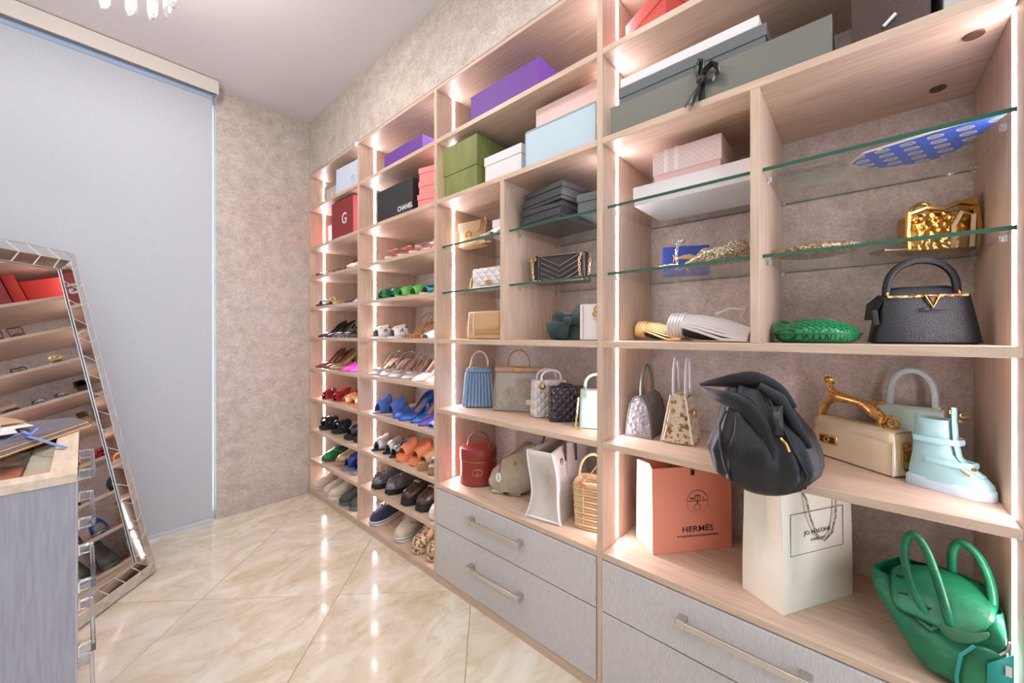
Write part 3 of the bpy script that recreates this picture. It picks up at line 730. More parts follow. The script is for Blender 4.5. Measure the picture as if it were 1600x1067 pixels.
black_c = pap('black_card', (44, 44, 44)); dgrey = pap('charcoal_card', (52, 53, 56), rough=.45); ggrey = pap('grey_green_card', (112, 112, 102), rough=.5); slate = mat('slate_linen_card', (92, 96, 98), .7, c2=(112, 116, 118), scale=300)
blue_c = pap('blue_card', (52, 74, 160)); ink_w = pap('white_ink', (236, 236, 236)); ink_k = pap('black_ink', (50, 34, 34)); ink_g = pap('gold_ink', (206, 170, 110)); palebl = pap('pale_blue_grey_card', (206, 214, 232))

put(carton('storage_box', 'long purple box on the top shelf of the third unit', purple, .405, .30, .120, 0), 1.213, 1.143, LV[0] + .001)
put(carton('storage_box', 'smaller purple box on the top shelf of the second unit', purple, .385, .28, .085, 0), 1.213, 1.922, LV[0] + .001)
put(carton('storage_box', 'olive green textured box with deep lid, beside a white lidded box', green_c, .247, .31, .250, .14), 1.216, 1.430, LV[1] + .001)
t = put(carton('storage_box', 'white lidded box between the green box and the light blue box', white_c, .225, .28, .130, .040), 1.235, 1.165, LV[1] + .001)
t = put(carton('storage_box', 'pale light blue box with grey edges', ltblue, .325, .30, .148, 0), 1.214, .852, LV[1] + .001)
G().box(-.1625, .1625, -.001, .002, .142, .149).box(-.1625, -.158, -.001, .002, 0, .149).build('grey_edging', pap('grey_card', (150, 160, 166)), t, smooth=False)
put(carton('storage_box', 'pale pink box on top of the light blue box', pink_c, .300, .24, .105, 0), 1.26, .845, LV[1] + .1495)
# second unit
t = put(carton('storage_box', 'large black box with white lettering beside the pink shoeboxes', black_c, .385, .30, .205, 0), 1.235, 2.045, LV[1] + .001, 0)
text('lettering', 'CHANEL', .040, ink_w, t, (.118, -.0006, .050), bold=.0004)
pz = LV[1] + .001
for q in range(3):
    put(carton('shoebox', 'pink lidded shoebox, ' + ['bottom', 'middle', 'top'][q] + ' one of the stack of three', pink_s, .150, .29, .072, .030, None, 'stack of pink shoeboxes'), 1.226 + .004 * q, 1.695, pz + .0727 * q, [14, 11, 14][q])
# corner unit
t = put(carton('gift_box', 'grey picture-frame box with pale panel in the top corner compartment', pap('grey_green_frame', (150, 148, 132)), .30, .05, .195, 0), 1.30, 3.040, LV[0] + .001)
G().box(-.10, .12, -.002, .001, .02, .155).build('pale_panel', pap('pale_panel', (206, 196, 192)), t); G().box(-.004, .004, -.004, -.001, .04, .12).build('cream_tab', pap('cream_tab', (236, 226, 186)), t)
t = put(carton('gift_box', 'pale blue white box with faint round emblem, in the top corner compartment', palebl, .29, .22, .185, 0), 1.222, 2.625, LV[0] + .001, 4)
G().torus((.085, -.001, .07), .024, .0012, 24, 4, 'y').build('emblem', pap('grey_ink', (150, 158, 180)), t)
text('lettering', 'C', .03, pap('grey_ink', (150, 158, 180)), t, (.085, -.001, .07))
put(carton('gift_box', 'bright red box deep in the corner, leftmost on the second shelf', red_c, .24, .22, .195, 0), 1.33, 3.07, LV[1] + .001)
put(carton('gift_box', 'narrow red box beside the dark red box with a white letter', red_c, .06, .20, .225, 0), 1.26, 2.905, LV[1] + .001, 0)
t = put(carton('gift_box', 'dark red box with white letter G', dkred, .33, .25, .27, 0), 1.222, 2.700, LV[1] + .001, 0)
text('lettering', 'G', .105, ink_w, t, (.038, -.0006, .128), bold=.0006)

# nearest unit
t = put(carton('storage_box', 'coral red box set at an angle on the topmost shelf', coral, .20, .28, .120, .05), 1.257, .532, LV[0] + .001, -28)
t = put(carton('garment_box', 'long grey green box tied with a black ribbon bow', ggrey, .588, .34, .100, 0), 1.214, .339, LV[1] + .001)
rb = mat('black_satin_ribbon', (34, 31, 28), .25, sheen=.2)
g = G()
g.box(-.009, .009, -.003, -.001, 0, .1)
g.tube([(0, -.010, .062), (.012, -.014, .085), (.030, -.016, .094), (.044, -.016, .080), (.046, -.016, .056), (.038, -.014, .052), (.030, -.012, .062), (.008, -.010, .060)], .012, 6, flat=.2)
g.tube([(0, -.010, .062), (-.012, -.014, .080), (-.016, -.016, .100), (-.004, -.018, .122), (.004, -.016, .112), (.002, -.012, .080)], .012, 6, flat=.2)
g.tube([(0, -.012, .062), (-.010, -.022, .035), (-.026, -.032, .010), (-.034, -.036, -.012)], .011, 6, flat=.2)
g.tube([(0, -.012, .062), (-.004, -.022, .030), (-.012, -.032, .004), (-.018, -.036, -.014)], .010, 6, flat=.2)
g.ball((0, -.012, .063), .013, 8)
g.build('ribbon_bow', rb, t)
t = put(carton('garment_box', 'slate grey linen flat box sandwiched under the flat white box', slate, .425, .30, .056, .033), 1.222, .393, LV[1] + .1022)
t = put(carton('garment_box', 'flat white box on top of the slate grey box', white_c, .405, .27, .036, .030), 1.232, .402, LV[1] + .159)
t = put(carton('case', 'dark brown leather case on the second shelf, right of the long grey green box', brown_l, .13, .22, .20, 0), 1.235, -.055, LV[1] + .001)
G().tube([(-.01, -.004, .03), (.01, -.006, .048)], .004, 6).build('key_tag', white_l, t)
put(carton('storage_box', 'pale grey box at the right end of the second shelf', pap('pale_grey_card', (188, 184, 184)), .085, .22, .19, .05), 1.235, -.178, LV[1] + .001)
put(carton('storage_box', 'low tan card box behind the long grey green box', pap('tan_card', (206, 168, 128)), .12, .06, .09, 0), 1.40, -.035, LV[1] + .001) if 0 else None
chk = mat('pink_check_paper', (240, 204, 196), .5, c2=(232, 222, 224), scale=120, tex='checker')
t = put(carton('storage_box', 'large plain white box resting on the upper glass shelf', white_c, .375, .25, .066, .048), 1.30, .402, 1.7005)
t = put(carton('storage_box', 'pink checked box with satin ribbon bands on top of the plain white box', pink_c, .212, .22, .100, .078, chk), 1.305, .415, 1.767)
sat = mat('pearl_satin_ribbon', (246, 240, 236), .2, sheen=.3)
for xx in (-.062, -.028): G().box(xx - .006, xx + .006, -.0015, .0, .024, .1005).box(xx - .006, xx + .006, -.0015, .21, .0996, .1012).build('ribbon_band', sat, t, smooth=False)
t = put(carton('gift_box', 'blue box printed with a leaping golden fish, standing on the lower glass shelf', blue_c, .155, .05, .104, 0), 1.462, .462, 1.4665, 25)
g = G()
pts = [(-.035, .062, .006), (-.028, .060, .0035), (-.010, .064, .007), (.012, .064, .010), (.034, .058, .008), (.050, .048, .002)]
g.loft([[(x, -.0012, z - h), (x, -.0022, z), (x, -.0012, z + h)] for x, z, h in pts], closed=False).add([(-.033, -.0015, .061), (-.046, -.0015, .076), (-.042, -.0015, .062), (-.046, -.0015, .042)], [(0, 1, 2), (0, 2, 3)])
g.build('golden_fish', ink_g, t, solid=.001)
g = G().tube([(-.04, -.001, .022), (-.02, -.002, .016), (-.005, -.001, .026), (.01, -.002, .012)], .002, 5).tube([(-.05, -.001, .03), (-.03, -.002, .028)], .002, 5); g.build('wave_print', pap('pale_blue_ink', (150, 190, 226)), t)
# third unit stacks on glass
for q in range(4):
    put(carton('flat_box', 'flat charcoal box, ' + ['lowest', 'second from bottom', 'third from bottom', 'uppermost'][q] + ' in the stack on the glass shelf', dgrey, .235 - .012 * (q % 2), .24, .036, .022, None, 'stack of charcoal boxes'), 1.245 + .006 * (q % 2), .968 - .004 * q, 1.7005 + q * .0365, [-8, -6, -10, -9][q])
put(carton('flat_box', 'small slate box beside the stack of charcoal boxes', slate, .105, .20, .075, .03), 1.252, .738, 1.7005, 3)
put(carton('storage_box', 'small white lidded box beside the tan flap bag on the glass shelf', white_c, .13, .16, .085, .035), 1.29, 1.215, 1.7005)
t = empty('tissue_paper', 'crumpled white tissue paper on the glass shelf in front of a small white box', 'paper')
g = G(); rr = []
for i in range(9):
    rr.append([((-.07 + .14 * i / 8), -.05 + .05 * j / 5, .002 + .04 * (sin(pi * i / 8)) * (j / 5) + rnd.uniform(0, .014)) for j in range(6)])
g.loft(rr, closed=False).build('sheet', mat('tissue_white', (238, 238, 240), .8), t, smooth=False, solid=.001); put(t, 1.285, 1.235, 1.7005)

# ------------------------------------------------------------------ handbags
def bag(name, label, group=None): return empty(name, label, 'handbag', group)
def body(par, m, w, d, h, wt=None, dt=None, e=4.0, belly=0.0, name='bag_body', lean=0.0, n=40, K=10, z0=0.0, sag=0.0, edge=.008, top_open=False):
    """lofted trapezoid body centred on the origin; wt/dt = width/depth at the top"""
    wt = wt or w; dt = dt or d; rings = []
    for i in range(K + 1):
        f = i / K; z = z0 + h * f
        bl = 1 + belly * sin(pi * f)
        r = 1.0
        if f == 0: r = 1 - edge / (w / 2)
        hw = lerp(w, wt, f) / 2 * r; hd = lerp(d, dt, f) / 2 * bl * (1 - (edge / (d / 2) if f == 0 else 0))
        rg = sering(hw, hd, z, n, e, 0, lean * f)
        if sag: rg = [(x, y, zz - sag * f * (1 - (2 * x / w) ** 2)) for x, y, zz in rg]
        rings.append(rg)
        if f == 0: rings.append([(x, y, z + edge * .6) for x, y, z in sering(lerp(w, wt, .02) / 2, lerp(d, dt, .02) / 2, z, n, e)])
    g = G().loft(rings, True, not top_open)
    return g.build(name, m, par, solid=.003 if top_open else 0)
def handle(par, m, x0, x1, z0, h, r=.005, y=0.0, name='handle', e=.8, n=16, lean=0.0, flat=1.0):
    return G().tube(arc(x0, x1, z0, h, n, y, e, lean), r, 8, flat=flat, up=(0, 1, 0)).build(name, m, par)
def flap(par, m, w, yf, ztop, drop, depth, name='flap', th=.004, round_=.25, lift=.003, n=14):
    """flap that folds over the top and down the front (front at y=yf)"""
    g = G(); rings = []
    prof = [(yf + depth, ztop + lift), (yf + depth * .4, ztop + lift + .001), (yf + .006, ztop + lift), (yf - .002, ztop - .003), (yf - .004, ztop - drop * .3), (yf - .004, ztop - drop * .6), (yf - .004, ztop - drop * .85), (yf - .0035, ztop - drop)]
    for i, (y, z) in enumerate(prof):
        f = max(0, (i - 4) / 3); hw = w / 2 * (1 - round_ * f ** 2.2)
        rings.append([(lerp(-hw, hw, k / n), y, z - (drop * .06 * (1 - (2 * k / n - 1) ** 2) * f)) for k in range(n + 1)])
    return g.loft(rings, closed=False).build(name, m, par, solid=th)
def quilt(nm, c, rough=.35, metal=0, s=26, **k):
    """diamond quilting as fine relief in the leather"""
    m = leather(nm, c, rough, metal, bump=0, **k)
    nt = m.node_tree; L = nt.links; b = nt.nodes['Principled BSDF']
    tc = nd(nt, 'ShaderNodeTexCoord'); bn = nd(nt, 'ShaderNodeBump'); bn.inputs['Strength'].default_value = .9; bn.inputs['Distance'].default_value = .006
    outs = []
    for a in (45, -45):
        mp = nd(nt, 'ShaderNodeMapping'); mp.inputs['Rotation'].default_value = (0, R(a), 0)
        wv = nd(nt, 'ShaderNodeTexWave', wave_profile='SIN', bands_direction='X'); wv.inputs['Scale'].default_value = s * .32; wv.inputs['Distortion'].default_value = 0
        L.new(tc.outputs['Object'], mp.inputs[0]); L.new(mp.outputs[0], wv.inputs[0]); outs.append(wv.outputs['Fac'])
    mn = nd(nt, 'ShaderNodeMath', operation='MINIMUM'); L.new(outs[0], mn.inputs[0]); L.new(outs[1], mn.inputs[1])
    pw = nd(nt, 'ShaderNodeMath', operation='POWER'); pw.inputs[1].default_value = .45; L.new(mn.outputs[0], pw.inputs[0])
    L.new(pw.outputs[0], bn.inputs['Height']); L.new(bn.outputs[0], b.inputs['Normal']); return m
black_g = leather('black_grained_leather', (20, 20, 26), .40, spec=.5, bump=-.22, bscale=420)
mint_l = leather('mint_leather', (196, 222, 214), .42); camel = leather('camel_leather', (202, 164, 122), .45); gold_ch = mat('gold_chain', (226, 198, 150), .28, .9)
silver_ch = mat('silver_chain', (205, 200, 196), .25, 1.0); mintp = leather('pale_mint_leather', (158, 198, 200), .35)

# --- third unit, glass shelf, upper left
t = put(bag('handbag', 'tan flap handbag on the upper glass shelf, next to the glowing strip'), 1.36, 1.485, 1.7005, 8)
body(t, camel, .155, .065, .125, .15, .055, 5, .08); flap(t, camel, .150, -.030, .125, .055, .055)
G().torus((0, -.040, .060), .016, .0035, 16, 6, 'y', 1.1, .9).build('clasp', gold, t)
G().chain([(.07, 0, .125), (.085, -.01, .145), (.095, -.02, .11), (.09, -.03, .05), (.10, -.04, .008)], .008, .0016).chain([(-.06, -.045, .006), (-.02, -.055, .007), (.03, -.06, .006), (.07, -.05, .007), (.11, -.055, .006), (.14, -.04, .006)], .008, .0018).chain([(-.04, -.06, .006), (.0, -.068, .007), (.06, -.066, .006), (.12, -.066, .007)], .008, .0018).build('chain', gold_ch, t)
# glass shelf, lower left
wq = quilt('white_chevron_leather', (232, 228, 228), .4, s=30)
t = put(bag('handbag', 'white quilted flap handbag with gold clasp on the lower glass shelf'), 1.345, 1.325, 1.4665, 4)
body(t, wq, .225, .06, .105, .22, .05, 5, .1); flap(t, wq, .220, -.027, .105, .080, .05)
G().torus((-.008, -.036, .035), .010, .0026, 14, 6, 'y').torus((.006, -.037, .035), .010, .0026, 14, 6, 'y').build('clasp', gold, t)
G().chain([(-.112, 0, .095), (-.128, -.01, .09), (-.135, -.02, .05), (-.13, -.03, .008), (-.08, -.05, .008), (0, -.055, .008), (.08, -.05, .008)], .007, .0016).build('chain', gold_ch, t)
G().tube([(-.118, .01, .10), (-.128, .0, .06), (-.126, -.01, .02), (-.115, -.02, .004)], .0045, 6, flat=.5).build('strap', white_l, t)
# wooden shelf, left
t = put(bag('handbag', 'beige tan flap handbag with braided chain trim on the middle wooden shelf'), 1.33, 1.335, 1.2265, 6)
body(t, camel, .245, .085, .130, .235, .075, 6, .05); flap(t, camel, .190, -.040, .130, .085, .075, round_=.06)
G().tube([(-.122, 0, .10), (-.14, -.01, .085), (-.146, -.015, .05), (-.136, -.02, .02), (-.122, -.02, .012)], .004, 6, flat=.5).build('side_strap', camel, t)
g = G()
for q in range(15): g.torus((-.06 + q * .012, -.049, .042), .0075, .0024, 10, 5, 'y', 1, .8)
g.build('chain_trim', gold_ch, t)
G().box(-.062, .118, -.048, -.044, .028, .036).build('trim_band', camel, t, bevel=.001)
G().tube([(-.062, -.047, .128), (-.066, -.049, .07), (-.062, -.048, .02)], .003, 6).build('piping', cream_l, t)
# right part, lower glass shelf
chev = mat('black_chevron_leather', (62, 55, 58), .24, .45, bump=.5, bscale=300)
t = put(bag('handbag', 'shiny black chevron handbag draped with gold chains on the glass shelf'), 1.375, .945, 1.4665, 12)
body(t, chev, .245, .085, .122, .235, .08, 7, .0)
g = G()
for q in range(5):
    z = .112 - q * .022
    g.tube([(-.075, -.0445, z), (.01, -.046, z - .042 if z > .046 else .004), (.095, -.0445, z)], .0022, 5)
g.build('chevron_seam', silver_ch, t)
fr = G().tube([(-.088, -.044, .118), (.112, -.044, .118), (.112, -.044, .006), (-.088, -.044, .006)], .0036, 5, closed=True); fr.build('chain_border', silver_ch, t)
G().chain([(-.105, -.03, .118), (-.118, -.050, .10), (-.112, -.056, .05), (-.105, -.058, .008), (-.04, -.070, .006), (.05, -.072, .006), (.11, -.06, .006), (.10, -.055, .04), (.098, -.053, .09), (.105, -.04, .12)], .009, .0017).chain([(.125, .0, .12), (.135, -.03, .09), (.134, -.04, .03), (.13, -.05, .006)], .009, .0017).build('chain', gold_ch, t)
G().torus((-.112, -.045, .108), .011, .0028, 14, 6, 'y').build('ring', gold, t)
# wooden shelf, right
velv = mat('dark_green_velvet', (14, 46, 44), .6, sheen=.35, bump=.15, bscale=40)
t = put(bag('handbag', 'dark green velvet clutch with a large twisted bow beside the white handbag'), 1.36, .868, 1.2265, 8)
body(t, velv, .205, .07, .105, .20, .06, 4, .1)
G().loft([[(-.01, -.035, .10), (.10, -.030, .11), (.10, .02, .145), (.0, .02, .15)], [(-.01, -.028, .10), (.10, -.022, .11), (.10, .028, .145), (.0, .028, .15)]]).build('raised_flap', velv, t, bevel=.003)
g = G()
for pts, rads in (([(-.005, -.048, .070), (-.05, -.058, .052), (-.092, -.054, .034)], [.014, .034, .036]), ([(-.020, -.050, .068), (-.040, -.062, .095), (-.062, -.056, .105)], [.012, .024, .014]), ([(.0, -.048, .08), (.04, -.053, .085), (.068, -.048, .080)], [.012, .024, .026]), ([(-.012, -.050, .07), (-.03, -.058, .035), (-.035, -.052, .010)], [.012, .030, .020])):
    g.tube(pts, rads, 8, flat=.32, up=(0, 1, 0))
g.ball((-.008, -.052, .078), .020, 8)
g.build('bow', velv, t)
t = put(bag('handbag', 'small white handbag with gold ring hardware, tucked against the upright board'), 1.275, .737, 1.2265, 14)
body(t, white_l, .085, .055, .135, .085, .05, 8); G().torus((.025, -.033, .115), .010, .003, 16, 6, 'y').torus((.018, -.033, .098), .008, .0026, 14, 6, 'y').build('gold_rings', gold, t)
G().tube([(-.028, -.0285, .130), (-.028, -.030, .004)], .0016, 5).build('seam', leather('pink_edge', (216, 160, 146)), t)

# --- third unit, shelf of small handbags
knit = mat('blue_woven_leather', (146, 168, 196), .5, c2=(108, 132, 164), scale=44, tex='wave', bump=.5, bscale=160)
t = put(bag('handbag', 'sky blue knitted handbag with curved handle, leftmost on its shelf'), 1.380, 1.462, .8785, 45)
body(t, knit, .155, .100, .175, .125, .050, 5)
G().box(-.068, .068, -.032, .032, .172, .200).build('frame_top', knit, t, bevel=.01)
handle(t, silver_l, -.045, .045, .198, .085, .0045, name='handle')
g = G()
for q in range(9):
    x = -.066 + q * .0165
    g.tube([(x * 1.08, -.050 + 0, .006), (x * .98, -.040, .09), (x * .88, -.027, .172)], .0075, 6)
for q in range(4):
    y = -.036 + q * .024
    g.tube([(-.080, y * 1.1, .006), (-.073, y * .85, .09), (-.066, y * .6, .172)], .0075, 6)
g.build('knitted_rib', knit, t); 
for s_ in (-1, 1): G().ball((s_ * .045, 0, .203), .008, 8).build('handle_ring', gold, t)
# clear bag
clear = mat('clear_vinyl', (226, 220, 210), .08, alpha=.24, spec=.9)
t = put(bag('handbag', 'transparent vinyl handbag with nude straps and crumpled paper inside'), 1.4345, 1.24, .8785, 30)
body(t, clear, .250, .100, .183, .225, .050, 4, 0, z0=.002, top_open=True)
G().box(-.115, .115, -.030, .030, .188, .214).build('top_bar', leather('nude_trim', (196, 160, 136), .35), t, bevel=.008)
G().box(-.020, .020, -.034, -.028, .190, .212).build('turn_lock', gold, t, bevel=.003)
handle(t, leather('taupe_handle', (168, 130, 106)), -.055, .055, .212, .082, .0045)
g = G()
for q in range(7):
    rr = []
    cx, cz = rnd.uniform(-.08, .07), rnd.uniform(.03, .12)
    for i in range(6):
        rr.append([(cx + (i - 2.5) * .014 + rnd.uniform(-.006, .006), rnd.uniform(-.028, .028), max(.006, cz + (j - 2) * .018 + rnd.uniform(-.008, .008))) for j in range(5)])
    g.loft(rr, closed=False)
g.build('crumpled_paper', mat('wrapping_paper', (196, 176, 140), .7), t, smooth=False, solid=.0008)
G().tube([(-.118, -.045, .006), (-.116, -.03, .10), (-.108, -.02, .185), (.108, -.02, .185), (.116, -.03, .10), (.118, -.045, .006)], .0026, 6, closed=True).build('edge_trim', leather('nude_trim', (196, 160, 136), .35), t)
G().box(.045, .085, -.052, -.050, .035, .060).build('paper_label', white_c, t)
# white quilted bag with bow handles
wq2 = quilt('white_cannage_leather', (230, 222, 220), .4, s=36)
t = put(bag('handbag', 'white stitched boxy handbag with round eyelets and stiff double handles'), 1.4276, 1.052, .8785, 60)
body(t, wq2, .165, .078, .165, .155, .065, 7)
for yy in (-.026, .026): handle(t, white_l, -.048, .048, .160, .050, .0055, yy, e=.55, flat=1.0)
for xx in (-.048, .048): G().torus((xx, -.040, .142), .012, .0034, 18, 6, 'y').build('eyelet', gold, t)
# black quilted flap
bq = quilt('black_quilted_leather', (66, 60, 68), .28, .25, s=40)
t = put(bag('handbag', 'dark quilted flap handbag with a chain strap, in front of the white boxy one'), 1.399, .93, .8785, 45)
body(t, bq, .165, .066, .145, .16, .05, 6, .08); flap(t, bq, .16, -.026, .145, .105, .05)
handle(t, bq, -.04, .02, .146, .012, .004)
G().chain([(.02, -.035, .150), (.03, -.044, .12), (.034, -.046, .06), (.04, -.05, .008), (.07, -.06, .006), (.10, -.065, .006)], .008, .002).chain([(.035, -.035, .150), (.045, -.044, .10), (.05, -.048, .04), (.08, -.055, .006)], .008, .002).build('chain', mat('gunmetal_chain', (110, 100, 90), .3, 1.0), t)
# mint handbag
t = put(bag('handbag', 'pale mint structured handbag at the right end of the handbag shelf, by the upright board'), 1.375, .772, .8785, 30)
body(t, mint_l, .145, .075, .150, .135, .06, 7)
G().box(-.045, .062, -.045, -.036, .118, .152).build('flap', mint_l, t, bevel=.003)
handle(t, mint_l, -.05, .05, .150, .062, .006, e=.6, flat=.8)
for xx in (-.05, .05): G().torus((xx, 0, .155), .008, .0025, 12, 6, 'x').build('ring', gold, t)
G().chain([(-.074, -.03, .12), (-.08, -.035, .06), (-.085, -.05, .008), (-.06, -.06, .006)], .006, .0016).build('chain', gold_ch, t)

# --- third unit, lowest open shelf
redc = leather('oxblood_grained_leather', (146, 50, 46), .3, bump=-.25, bscale=200)
t = put(empty('vanity_case', 'round dark red vanity case with top handle and gold interlocked emblem', 'vanity case'), 1.360, 1.448, .4995, 44)
G().lathe([(.001, 0), (.088, 0), (.0925, .004), (.0925, .122)], 40).build('case_body', redc, t)
G().lathe([(.0935, .123), (.0955, .126), (.0955, .166), (.090, .178), (.070, .184), (.001, .186)], 40).build('lid', redc, t)
G().torus((0, 0, .1225), .0945, .0020, 48, 6, 'z').build('zip_piping', gold, t)
handle(t, redc, -.055, .055, .180, .072, .0034, 0, flat=2.6)
for xx in (-.055, .055): G().torus((xx, 0, .186), .008, .0022, 12, 6, 'x').build('handle_ring', gold, t)
b = G()
def bent(pts): return [(x, -math.sqrt(max(0, .0945 ** 2 - x * x)), z) for x, z in pts]
cc = [(-.008 + .015 * cos(a), .072 + .015 * sin(a)) for a in [R(55 + k * 14.5) for k in range(18)]] + [(.007, .070), (-.003, .070)]
b.tube(bent(cc), .0021, 6)
b.tube(bent([(-x, z) for x, z in cc]), .0021, 6)
b.build('emblem', gold, t); b
# beige slouchy bag with tag
beig = mat('beige_cotton', (186, 172, 150), .8, c2=(168, 154, 132), scale=14, bump=.35, bscale=18)
t = put(bag('handbag', 'slouchy beige fabric handbag with hanging oval tag and rolled feet'), 1.360, 1.224, .4995, 24)
rings = []
for i in range(12):
    f = i / 11; z = .020 + .21 * f
    hw = interp(f, [(0, .085), (.12, .115), (.4, .100), (.7, .070), (1, .045)]); cx = interp(f, [(0, 0), (.4, .005), (.7, .030), (1, .075)]); hd = interp(f, [(0, .05), (.3, .055), (.7, .032), (1, .010)])
    rg = sering(hw, hd, z, 32, 2.4, cx)
    rings.append([(x, y + .004 * sin(9 * x / .1 + 3 * f), zz + .35 * (x - cx) * f * .8) for x, y, zz in rg])
G().loft(rings).build('bag_body', beig, t)
g = G()
for xx in (-.055, .03): g.tube([(xx - .028, -.03, .011), (xx + .028, -.03, .011)], .0105, 10).tube([(xx - .028, .03, .011), (xx + .028, .03, .011)], .0105, 10)
g.build('rolled_feet', beig, t)
G().tube([(-.03, -.01, .17), (.02, -.02, .20), (.075, -.01, .243), (.095, 0, .245), (.10, .01, .22)], .010, 8, flat=.5).build('shoulder_strap', leather('tan_braid', (176, 122, 92)), t)
G().tube([(-.035, -.046, .150), (-.040, -.056, .110)], .0018, 5).build('tag_cord', black_l, t)
G().loft([sering(.014, .022, 0, 20, 2), sering(.014, .022, .002, 20, 2)]).xf(Matrix.Translation((-.042, -.058, .088)) @ Matrix.Rotation(R(90), 4, 'X')).build('oval_tag', white_l, t)
G().tube([(-.046, -.0605, .100), (-.038, -.0612, .086), (-.046, -.0605, .074)], .0012, 4).build('tag_mark', black_l, t)
G().torus((.028, -.042, .155), .011, .0022, 12, 5, 'y', .8, 1).build('stud_emblem', gold, t)
# canvas tote
canvas = mat('natural_canvas', (216, 206, 198), .85, c2=(198, 186, 178), scale=10, bump=.4, bscale=22)
t = put(bag('tote_bag', 'tall cream canvas tote with dark strap handles, end panel facing out'), 1.388, .966, .4995, 9)
rings = []
for i in range(13):
    f = i / 12; z = .002 + .285 * f
    pinch = .030 * sin(pi * min(1, f * 1.15)); rg = []
    base = [(-1, -1), (-.5, -1), (0, -1), (.5, -1), (1, -1), (1, -.5), (1, 0), (1, .5), (1, 1), (.5, 1), (0, 1), (-.5, 1), (-1, 1), (-1, .5), (-1, 0), (-1, -.5)]
    hw = lerp(.082, .046, f); hd = lerp(.152, .178, f)
    for a, b_ in base:
        x, y = a * hw, b_ * hd
        if abs(b_) == 1: y -= b_ * pinch * (1.15 - abs(a)) * 1.3
        if abs(a) == 1: x += (.010 * sin(5 * f + b_ * 2.4) - .010 * sin(pi * f)) * a
        rg.append((x + .012 * sin(f * 3.2), y, z))
    rings.append(rg)
o = G().loft(rings, True, False).build('canvas_body', canvas, t, solid=.003)
g = G()
for a in (-1, 1):
    g.tube([(r_[0 if a < 0 else 4][0] + a * .003, r_[0 if a < 0 else 4][1] - .003, r_[0][2]) for r_ in rings], .0042, 6)
g.tube([(-.082, -.152, .006), (.082, -.152, .006)], .0042, 6)
g.build('edge_binding', white_l, t)
dks = mat('dark_webbing', (82, 70, 66), .7)
for a in (-1, 1):
    x = a * .054
    G().tube([(x + a * .002, -.055, .20), (x, -.052, .285), (x * .85, -.045, .325), (x * .8, .0, .340), (x * .85, .045, .325), (x, .052, .285), (x + a * .002, .055, .20)], .010, 6, flat=.2, up=(1, 0, 0)).build('handle', dks, t)
G().torus((.059, -.10, .235), .010, .0026, 12, 6, 'x', 1, 1.2).build('emblem', leather('bronze_emblem', (150, 104, 70), .4, .5), t)
# wicker basket
wick = mat('wicker', (216, 186, 144), .7, bump=.2)
t = put(bag('basket_bag', 'small natural wicker basket bag with pink ribbon at its handle'), 1.340, .768, .4995, 15)
bw = G()
for q in range(15):
    z = .006 + q * .0115
    rg = sering(.062 + .0007 * q + .0022 * (q % 2), .046 + .0022 * (q % 2), z, 28, 5)
    rg = [(x + (.0018 if (k + q) % 2 else -.0018) * (1 if x > 0 else -1), y, zz) for k, (x, y, zz) in enumerate(rg)]
    bw.tube(rg, .0056, 6, closed=True)
bw.build('woven_body', wick, t)
g = G()
for k, (x, y, z) in enumerate(sering(.066, .049, 0, 24, 5)): g.tube([(x * .99, y * .99, .004), (x * 1.03, y * 1.03, .17)], .0032, 5)
g.build('basket_stake', wick, t)
G().box(-.056, .056, -.040, .040, .0, .006).build('basket_base', wick, t, smooth=False)
G().tube(sering(.066, .049, .177, 32, 5), .008, 6, closed=True).build('rim', wick, t)
handle(t, wick, -.060, .060, .175, .105, .0055, e=.8)
G().tube([(-.05, -.052, .17), (-.03, -.062, .19), (-.01, -.06, .175), (-.03, -.056, .165), (-.045, -.06, .185), (-.02, -.064, .195)], .004, 6).tube([(-.03, -.05, .18), (.0, -.045, .22), (.02, -.04, .25)], .005, 6, flat=.4).build('ribbon', leather('pink_ribbon', (228, 150, 120), .4), t)

# --- nearest unit: lower glass shelf left, chain mail bag
mail = mat('silver_chain_mail', (206, 198, 180), .25, .85, c2=(140, 126, 100), scale=230, tex='voronoi', bump=-.8, bscale=230)
t = put(bag('handbag', 'crumpled silver chain-mail pouch beside the blue fish box'), 1.325, .335, 1.4665, 0)
n = 30; rings = []
for i in range(15):
    f = i / 14; x = lerp(-.095, .10, f)
    hz = interp(f, [(0, .012), (.10, .020), (.22, .028), (.38, .056), (.55, .050), (.75, .060), (.9, .066), (1, .045)])
    hd = interp(f, [(0, .010), (.2, .045), (.5, .065), (.8, .06), (1, .03)])
    rg = []
    for k in range(n):
        a = 2 * pi * k / n
        w_ = 1 + .10 * sin(5 * a + i * .9) + .05 * sin(9 * a - i)
        rg.append((x, hd * cos(a) * w_, max(0.001, hz * (.5 + .5 * sin(a)) * (1 if sin(a) < 0 else w_))))
    rings.append(rg)
G().loft(rings).build('mesh_pouch', mail, t, sub=1)
G().chain([(-.10, -.06, .006), (-.14, -.05, .006), (-.17, -.03, .006), (-.17, .0, .006)], .007, .0018).chain([(-.118, .02, .006), (-.122, .02, .06), (-.116, .025, .098), (-.10, .04, .10)], .007, .002).build('chain', silver_ch, t)
